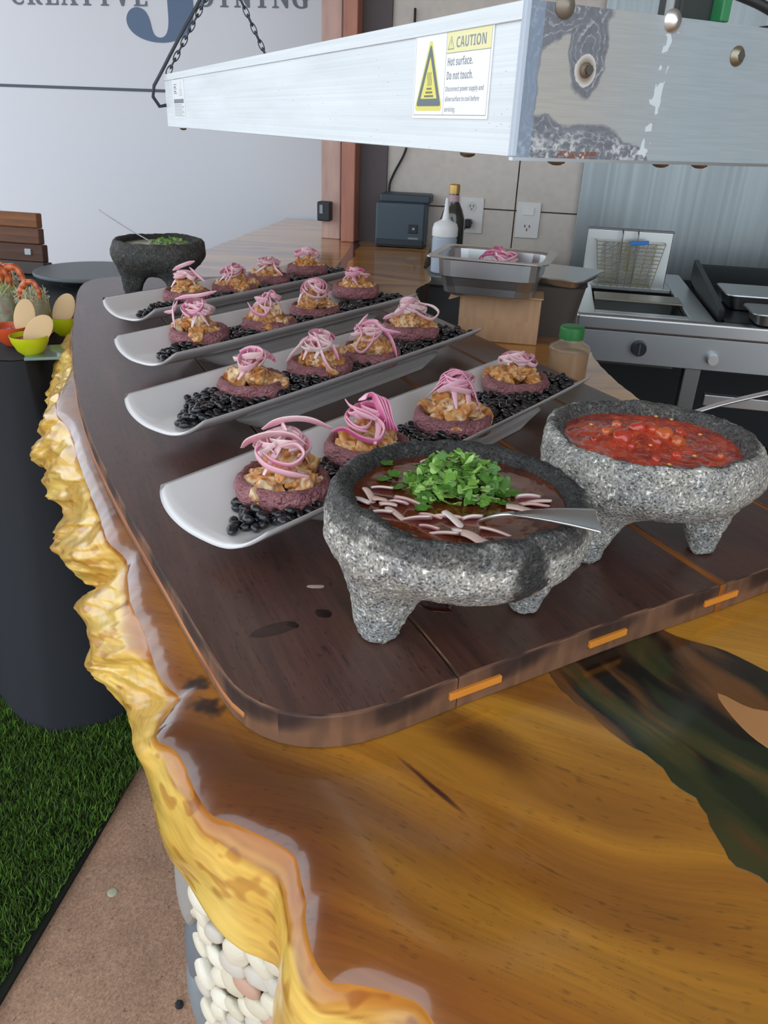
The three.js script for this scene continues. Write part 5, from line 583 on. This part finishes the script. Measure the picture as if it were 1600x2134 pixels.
// ---------- side table with the starters ----------
{
  const TY = 0.80, t = thing('buffet_table', 'buffet table under a floor length black cloth beside the bar', 'table', [-1.5, 0, -1.6]);
  const ringTop = spline2([[-0.995, -1.315], [-1.06, -1.5], [-1.16, -1.75], [-1.3, -2.24], [-1.6, -2.3], [-2.3, -2.3], [-2.4, -2.2], [-2.42, -1.8], [-2.4, -1.38], [-2.3, -1.3], [-1.6, -1.29], [-1.04, -1.295]], 220, true);
  const pos = [], idx = [], n = ringTop.length, rows = 26; let L = 0;
  for (let i = 0; i < n; i++) { const [x, z] = ringTop[i], q = ringTop[(i + 2) % n], pz = ringTop[(i + n - 2) % n], tx = q[0] - pz[0], tz = q[1] - pz[1], l = Math.hypot(tx, tz), nx = -tz / l, nz = tx / l, sg = (nx * (x + 1.7) + nz * (z + 1.8)) > 0 ? 1 : -1; L += 0.025; const corner = Math.exp(-(((x + 0.98) / 0.14) ** 2) - (((z + 1.33) / 0.2) ** 2));
    for (let j = 0; j <= rows; j++) { const v = j / rows, f = Math.pow(v, 1.2), out = sg * (0.006 + f * (0.085 + 0.05 * (f2(L * 3, 2, 2) - 0.5)) + f * 0.03 * sin(L * 9 + 2 * n2(L * 1.5, 5)) + f * corner * 0.09); pos.push(x + nx * out, TY + 0.002 - v * (TY - 0.004) - 0.004 * (v > 0 ? 1 : 0), z + nz * out); } }
  for (let i = 0; i < n; i++) for (let j = 0; j < rows; j++) { const a = i * (rows + 1) + j, b = ((i + 1) % n) * (rows + 1) + j; idx.push(a, b, a + 1, b, b + 1, a + 1); }
  const c0 = pos.length / 3; ringTop.forEach(([x, z]) => pos.push(x, TY + 0.002, z)); THREE.ShapeUtils.triangulateShape(ringTop.map(([x, z]) => new THREE.Vector2(x, z)), []).forEach((q) => idx.push(c0 + q[0], c0 + q[2], c0 + q[1]));
  for (let i = 0; i < pos.length; i += 3) { pos[i] += 1.5; pos[i + 2] += 1.6; }
  const g = new THREE.BufferGeometry(); g.setAttribute('position', new THREE.Float32BufferAttribute(pos, 3)); g.setIndex(idx); g.computeVertexNormals(); part(t, 'black_cloth', g, M(0x23252a, 0.85, { side: THREE.DoubleSide, sheen: 0.3 })); part(t, 'table_top', prism(ringTop.map(([x, z]) => [lerp(x, -1.7, 0.03) + 1.5, lerp(z, -1.8, 0.03) + 1.6]), 0.024), M(0x4a3a30, 0.7), [0, TY - 0.026, 0]); for (const [x, z] of [[-1.2, -1.5], [-2.2, -1.5], [-1.5, -2.15], [-2.2, -2.15]]) part(t, 'leg', box(0.05, TY - 0.03, 0.05), M(0x4a3a30, 0.7), [x + 1.5, (TY - 0.03) / 2, z + 1.6]);
  const y = TY + 0.002;
  const bowlG = lathe([[0.0001, 0], [0.014, 0], [0.0155, 0.003], [0.026, 0.012], [0.035, 0.03], [0.0375, 0.042], [0.0362, 0.0425], [0.033, 0.031], [0.024, 0.0145], [0.0001, 0.008]], 40);
  const dip = (c) => { const g2 = sauceGeo(0.031, 0.004, 120, 3); return M(c, 0.35); };
  const bowls = [['small lime green bowl of red dip nearest the viewer on the black cloth', -0.995, -1.345, 0xc3d018, 0xa8323c], ['small lime green bowl of red dip half hidden by the bar edge', -1.028, -1.515, 0xb6c416, 0xa03844], ['small orange red bowl of pink dip between lime bowl and glass jar', -1.075, -1.40, 0xd8562c, 0xc06a5c]];
  bowls.forEach(([label, x, z, c, d]) => { const b = thing('dip_bowl', label, 'bowl', [x, y, z]); part(b, 'bowl_shell', bowlG, M(c, 0.35)); part(b, 'dip', sauceGeo(0.0335, 0.006, 90, x * 9), M(d, 0.35), [0, 0.033, 0]); });
  const crk = displace(new THREE.SphereGeometry(1, 24, 12), (v) => { v.set(v.x * 0.024, v.y * 0.038 * (1 + 0.12 * v.x), v.z * 0.0025 + 0.004 * v.y * v.y); });
  for (const [label, x, yy, z, ry, rz] of [['pale oval wafer leaning out of the near lime bowl', -0.978, 0.05, -1.352, 0.2, -0.62], ['pale oval wafer standing in the orange red bowl', -1.048, 0.058, -1.412, 0.1, -0.05], ['pale oval wafer in the lime bowl behind the bar edge', -1.028, 0.054, -1.52, 0.1, -0.35]]) solo('wafer', crk, M(0xd9b98a, 0.7), [x, y + yy, z], label, 'wafer', 'oval wafers in the dip bowls', [-0.3, ry, rz]);
  const jarG = lathe([[0.0001, 0], [0.03, 0], [0.033, 0.004], [0.034, 0.05], [0.033, 0.07], [0.035, 0.078], [0.036, 0.08], [0.034, 0.081], [0.032, 0.068], [0.032, 0.006], [0.0001, 0.004]], 36), jg = M(0xf4f6f4, 0.05, { transmission: 0.9, thickness: 0, ior: 1.45 }), cevM = M(0xffffff, 0.5, { map: tex(256, 256, (u, v) => { const a = n2(u * 30, v * 20, 20), b = n2(u * 24 + 3, v * 24, 24); let c = mix3([150, 120, 84], [214, 204, 160], a); if (b > 0.72) c = [150, 164, 84]; if (b < 0.15) c = [196, 120, 60]; return c; }) });
  const prawnCurve = (s) => [[0, 0, 0], [0.004 * s, 0.022, 0.002], [0.014 * s, 0.04, 0.004], [0.03 * s, 0.044, 0.006], [0.042 * s, 0.03, 0.008], [0.046 * s, 0.012, 0.008]];
  function prawnGeo(s) { const crv = new THREE.CatmullRomCurve3(prawnCurve(s).map((p) => V(...p))), N = 40, K = 12, pos = [], idx = [], col = [], c = new THREE.Color(); for (let i = 0; i <= N; i++) { const q = i / N, P = crv.getPointAt(q), T = crv.getTangentAt(q), w = V(0, 0, 1), nn = T.clone().cross(w).normalize(), rad = 0.0088 * Math.sqrt(Math.min(1, q * 6 + 0.05)) * (1 - 0.55 * q) * (1 + 0.07 * sin(q * 44)); for (let k = 0; k < K; k++) { const a = k / K * 2 * PI; const e = P.clone().addScaledVector(w, cos(a) * rad * 0.85).addScaledVector(nn, sin(a) * rad); pos.push(e.x, e.y, e.z); const m = mix3([224, 120, 62], [176, 74, 34], 0.5 + 0.5 * sin(q * 44)); c.setRGB(m[0] / 255, m[1] / 255, m[2] / 255, THREE.SRGBColorSpace); col.push(c.r, c.g, c.b); } } for (let i = 0; i < N; i++) for (let k = 0; k < K; k++) { const a = i * K + k, b = i * K + (k + 1) % K; idx.push(a, a + K, b, b, a + K, b + K); } const g2 = new THREE.BufferGeometry(); g2.setAttribute('position', new THREE.Float32BufferAttribute(pos, 3)); g2.setAttribute('color', new THREE.Float32BufferAttribute(col, 3)); g2.setIndex(idx); g2.computeVertexNormals(); return g2; }
  const prawnM = M(0xffffff, 0.3, { vertexColors: true, clearcoat: 0.4 }), pg = [prawnGeo(1), prawnGeo(-1)], shredM = [0xd9d8b4, 0xc3cf92, 0xe6e2c8].map((c) => M(c, 0.6));
  const jars = [['glass jar of shredded salad with a prawn, beside the wafer by the bar edge', -1.09, -1.505, [[0, 0.02]]], ['glass jar of salad with two big prawns at the table edge', -1.185, -1.53, [[0, -0.012], [0, 0.02]]], ['glass jar of salad with a prawn behind the other jars', -1.27, -1.66, [[0, 0.02]]]];
  const r = rng(83); jars.forEach(([label, x, z, pr], i) => { const j = thing('salad_jar', label, 'jar', [x, y, z], 0, 'salad jars on the black cloth'); part(j, 'glass_jar', jarG, jg); part(j, 'salad', lathe([[0.0001, 0.006], [0.03, 0.006], [0.0315, 0.01], [0.0312, 0.07], [0.02, 0.08], [0.0001, 0.084]], 30), cevM);
    const shreds = []; for (let k = 0; k < 120; k++) { const a = r() * 6.28, q = 0.03 * Math.sqrt(r()), g2 = new THREE.CylinderGeometry(0.0007, 0.0007, 0.022 + 0.012 * r(), 4); g2.rotateX((r() - 0.5) * 2.2); g2.rotateY(r() * 6.28); g2.translate(cos(a) * q, 0.082 + 0.016 * r() * (1 - q / 0.04), sin(a) * q); shreds.push(g2); } const sh = part(j, 'shredded_garnish', mergeGeometries(shreds), shredM[i % 3]); sh.userData.kind = 'stuff';
    pr.forEach(([dx, dz], k) => { const m = solo('prawn', pg[0], prawnM, [x + dx - 0.016 + k * 0.022 * -1, y + 0.078, z + dz], ['curled orange prawn hooked on the jar nearest the bar edge', k ? 'big curled orange prawn, right one of two on the middle salad jar' : 'big curled orange prawn, left one of two on the middle salad jar', 'curled orange prawn on the rear salad jar'][i], 'prawn', 'prawns on the salad jars', [0, 0.3 + 0.4 * k, -0.15]); m.scale.setScalar(i === 1 ? 1.35 : 0.95); }); });
  const ds = thing('slate_cake_stand', 'round dark slate stand at the back of the black clothed table', 'stand', [-1.285, y, -2.06]); part(ds, 'disc', lathe([[0.0001, 0.03], [0.155, 0.03], [0.157, 0.032], [0.157, 0.038], [0.155, 0.04], [0.0001, 0.04]], 64), M(0x6b7175, 0.5)); part(ds, 'foot', lathe([[0.09, 0], [0.085, 0.004], [0.05, 0.01], [0.045, 0.03]], 40), M(0x2a2d30, 0.6));
  solo('prawn', pg[1], prawnM, [-1.135, y + 0.04, -1.93], 'single orange prawn tail lying at the slate stand rim', 'prawn', undefined, [1.2, 0.6, 0]).scale.setScalar(0.8);
  const gp = thing('glass_tray', 'pale teal glass tray on the table corner under the lime bowls', 'tray', [-0.99, y, -1.395], 0.5); part(gp, 'glass_plate', box(0.14, 0.006, 0.10, 0.002), M(0x8fb0b0, 0.1, { transmission: 0.35, thickness: 0, clearcoat: 1 }), [0.03, 0.003, 0.03]);
  const wb = thing('chopping_board', 'wooden chopping board standing upright on the table by the sign wall', 'chopping board', [-1.64, y, -2.12], 0.08); const wt = tex(256, 256, (u, v) => { const b = f2(u * 2, v * 9, 3, 2), k = 0.75 + 0.45 * b; return [150 * k, 112 * k, 84 * k]; }); wb.rotation.x = -0.12;
  part(wb, 'plank', uvBox(box(0.3, 0.042, 0.03, 0.004), 4), M(0xe4bf8c, 0.6, { map: wt }), [0, 0.155, 0]); part(wb, 'plank', uvBox(box(0.3, 0.045, 0.03, 0.004), 4), M(0xb59a8c, 0.6, { map: wt }), [0.003, 0.111, 0]); part(wb, 'plank', uvBox(box(0.31, 0.05, 0.03, 0.004), 4), M(0x907a72, 0.6, { map: wt }), [0.006, 0.063, 0]); part(wb, 'foot_bar', box(0.32, 0.036, 0.05, 0.004), M(0x4d4440, 0.6), [0.006, 0.02, 0.0]); part(wb, 'metal_clip', box(0.02, 0.018, 0.006, 0.002), M(0xb9c0c0, 0.4), [0.115, 0.066, 0.017]);
}
// ---------- grass mat on the floor ----------
{
  const r = rng(91), x1 = -0.70, mat = solo('grass_mat_backing', uvBox(prism([[-2.6, -1.2], [-0.74, -1.2], [x1 - 0.025, -1.15], [x1 - 0.005, -0.88], [x1 + 0.012, -0.6], [x1 + 0.03, -0.2], [-2.6, -0.1]], 0.008)), M(0x141a10, 0.9), [0, 0.0005, 0], 'dark backing of the artificial grass mat along its edge', 'mat');
  const bl = new THREE.BufferGeometry(); bl.setAttribute('position', new THREE.Float32BufferAttribute([-0.0011, 0, 0, 0.0011, 0, 0, 0.0009, 0.008, 0.0012, -0.0009, 0.008, 0.0012, 0, 0.017, 0.005], 3)); bl.setIndex([0, 1, 2, 0, 2, 3, 3, 2, 4]); bl.computeVertexNormals();
  const N = 70000, inst = new THREE.InstancedMesh(bl, M(0xffffff, 0.7, { side: THREE.DoubleSide }), N), o = new THREE.Object3D(), c = new THREE.Color();
  for (let i = 0; i < N; i++) { const z = -1.28 + 0.96 * r(), edge = x1 + 0.012 * sin(z * 3) + lerp(-0.02, 0.02, (z + 1.2) / 0.8), x = edge - Math.pow(r(), 1.0) * 0.75; o.position.set(x, 0.007, z); o.rotation.set((r() - 0.5) * 1.3, r() * 6.28, (r() - 0.5) * 1.1); o.scale.setScalar(0.75 + 0.6 * r()); o.updateMatrix(); inst.setMatrixAt(i, o.matrix); const k = 0.55 + 0.75 * r(); c.setRGB(88 * k / 255, 124 * k / 255, 40 * k / 255, THREE.SRGBColorSpace); inst.setColorAt(i, c); }
  inst.name = 'artificial_grass'; inst.userData = { kind: 'stuff', label: 'short dark green artificial grass mat on the floor beside the bar', category: 'grass' }; scene.add(inst);
  solo('floor_dot', lathe([[0.0001, 0.002], [0.007, 0.002], [0.009, 0.0005], [0.009, 0]], 20), M(0xb8b89a, 0.6), [-0.622, 0, -0.81], 'small pale round disc lying on the tan floor', 'disc');
  solo('floor_pebble', displace(new THREE.IcosahedronGeometry(0.006, 2), (v) => v.multiplyScalar(0.8 + 0.5 * n3(v.x * 300, v.y * 300, v.z * 300))), M(0x2a2c30, 0.8), [-0.42, 0.003, -0.655], 'small dark pebble on the tan floor near the pebble base', 'pebble');
}
scene.traverse((o) => { if (o.isMesh) { o.castShadow = true; o.receiveShadow = true; } });
renderer.render(scene, camera);
